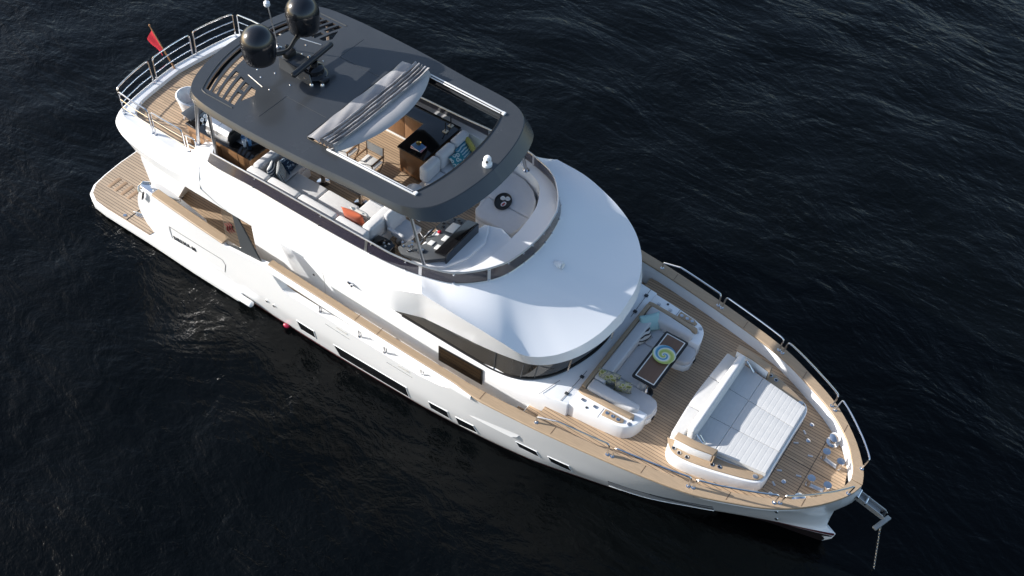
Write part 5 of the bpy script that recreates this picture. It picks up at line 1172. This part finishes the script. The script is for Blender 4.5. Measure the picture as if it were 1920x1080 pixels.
for x, y, lb in ((8.78, 1.72, 'candle holder with square pale foot, nearer the books'), (8.76, 1.96, 'candle holder with square pale foot, farther from the books')):
    o = thing('candle_holder', lb, 'candle holder', (x, y, 4.411), group='candle holders on the black counter')
    b = MB(); b.rbox((x, y, 4.425), (0.11, 0.11, 0.028), 0.005); b.build('foot', mat('pale_stone', (0.55, 0.48, 0.38), 0.6), o)
    b = MB(); b.lathe([(0.02, 0), (0.014, 0.02), (0.012, 0.26), (0.022, 0.27), (0, 0.275)], (x, y, 4.438), 12); b.build('candle', BLACKM, o)
# folding chairs
def chair(loc, rz, label):
    o = thing('folding_chair', label, 'chair', loc, rad(rz), group='folding chairs at the upper deck table', local=True)
    FR = wood('chair_teak', (0.20, 0.11, 0.055), 0.45); SL_ = mat('white_sling', (0.66, 0.65, 0.63), 0.8)
    b = MB(); b.rbox((0, 0, 0.44), (0.42, 0.46, 0.025), 0.01); b.build('seat', SL_, o)
    b = MB(); b.rbox((-0.22, 0, 0.74), (0.02, 0.50, 0.24), 0.008); b.build('backrest', SL_, o)
    for y in (-0.25, 0.25):
        b = MB(); b.tube([(0.20, y, 0), (-0.20, y, 0.44)], 0.016, 8); b.build('leg', FR, o)
        b = MB(); b.tube([(-0.20, y, 0), (0.20, y, 0.44), (0.2, y, 0.62)], 0.016, 8); b.build('leg', FR, o)
        b = MB(); b.tube([(-0.2, y, 0.44), (-0.225, y, 0.88)], 0.016, 8); b.build('back_post', FR, o)
        b = MB(); b.rbox((0, y, 0.63), (0.46, 0.05, 0.022), 0.008); b.build('armrest', FR, o)
    return o
chair((7.75, 0.12, FLY), 180+90, 'white sling folding chair nearest the black counter'); chair((7.0, 0.12, FLY), 270, 'white sling folding chair half hidden below the folded canopy')
for y, lb in ((0.02, 'round white stool nearer the bow below the open roof'), (-0.28, 'round white stool nearer the table below the open roof')):
    o = thing('round_stool', lb, 'stool', (9.15 if y > 0 else 8.98, y, FLY), group='round stools beside the bench')
    x = 9.15 if y > 0 else 8.98
    b = MB(); b.lathe([(0, 0), (0.17, 0), (0.20, 0.03), (0.20, 0.08), (0.16, 0.11), (0, 0.115)], (x, y, FLY+0.40), 22); b.build('seat', CUSH, o, 60)
    b = MB(); b.lathe([(0.16, 0), (0.16, 0.015), (0.035, 0.03), (0.03, 0.40)], (x, y, FLY), 18); b.build('pedestal', SATIN, o)

# ------------------------------------------------------------------ ensign
FL = thing('flag', 'red flag hanging from a varnished staff at the stern rail', 'flag', (1.34, 0, 3.76))
b = MB(); b.tube([(1.36, 0, 3.74), (0.75, 0, 4.79)], [0.022, 0.014], 10); b.lathe([(0, 0), (0.025, 0.01), (0.02, 0.04), (0, 0.045)], (0.745, 0, 4.79), 10); b.build('flagstaff', wood('varnished_staff', (0.42, 0.22, 0.10), 0.3), FL)
b = MB(); rows = []
for i in range(15):
    u = i/14; top = Vector((0.80, 0, 4.70)).lerp(Vector((1.08, 0, 4.22)), u); q = []
    for k in range(11):
        v = k/10; q.append(top+Vector((-0.16*v*(1-u*0.35), -0.05*v+0.05*math.sin(v*5+u*3)*v, -0.24*v*(1-0.3*u)-0.06*v*v+0.02*math.sin(7*u+v*3))))
    rows.append(q)
b.grid(rows); o = b.build('bunting', REDF, FL, 80)
# fender tip at the waterline amidships
b = MB(); b.lathe([(0, -0.085), (0.035, -0.075), (0.055, -0.03), (0.055, 0.03), (0.035, 0.075), (0, 0.085)], (7.08, -2.66, 0.11), 18, Matrix.Rotation(rad(90), 3, 'Y')); one(b, 'mooring_buoy', mat('red_plastic', (0.30, 0.012, 0.045), 0.35), 'small dark pink float touching the waterline on the starboard side', 'float')
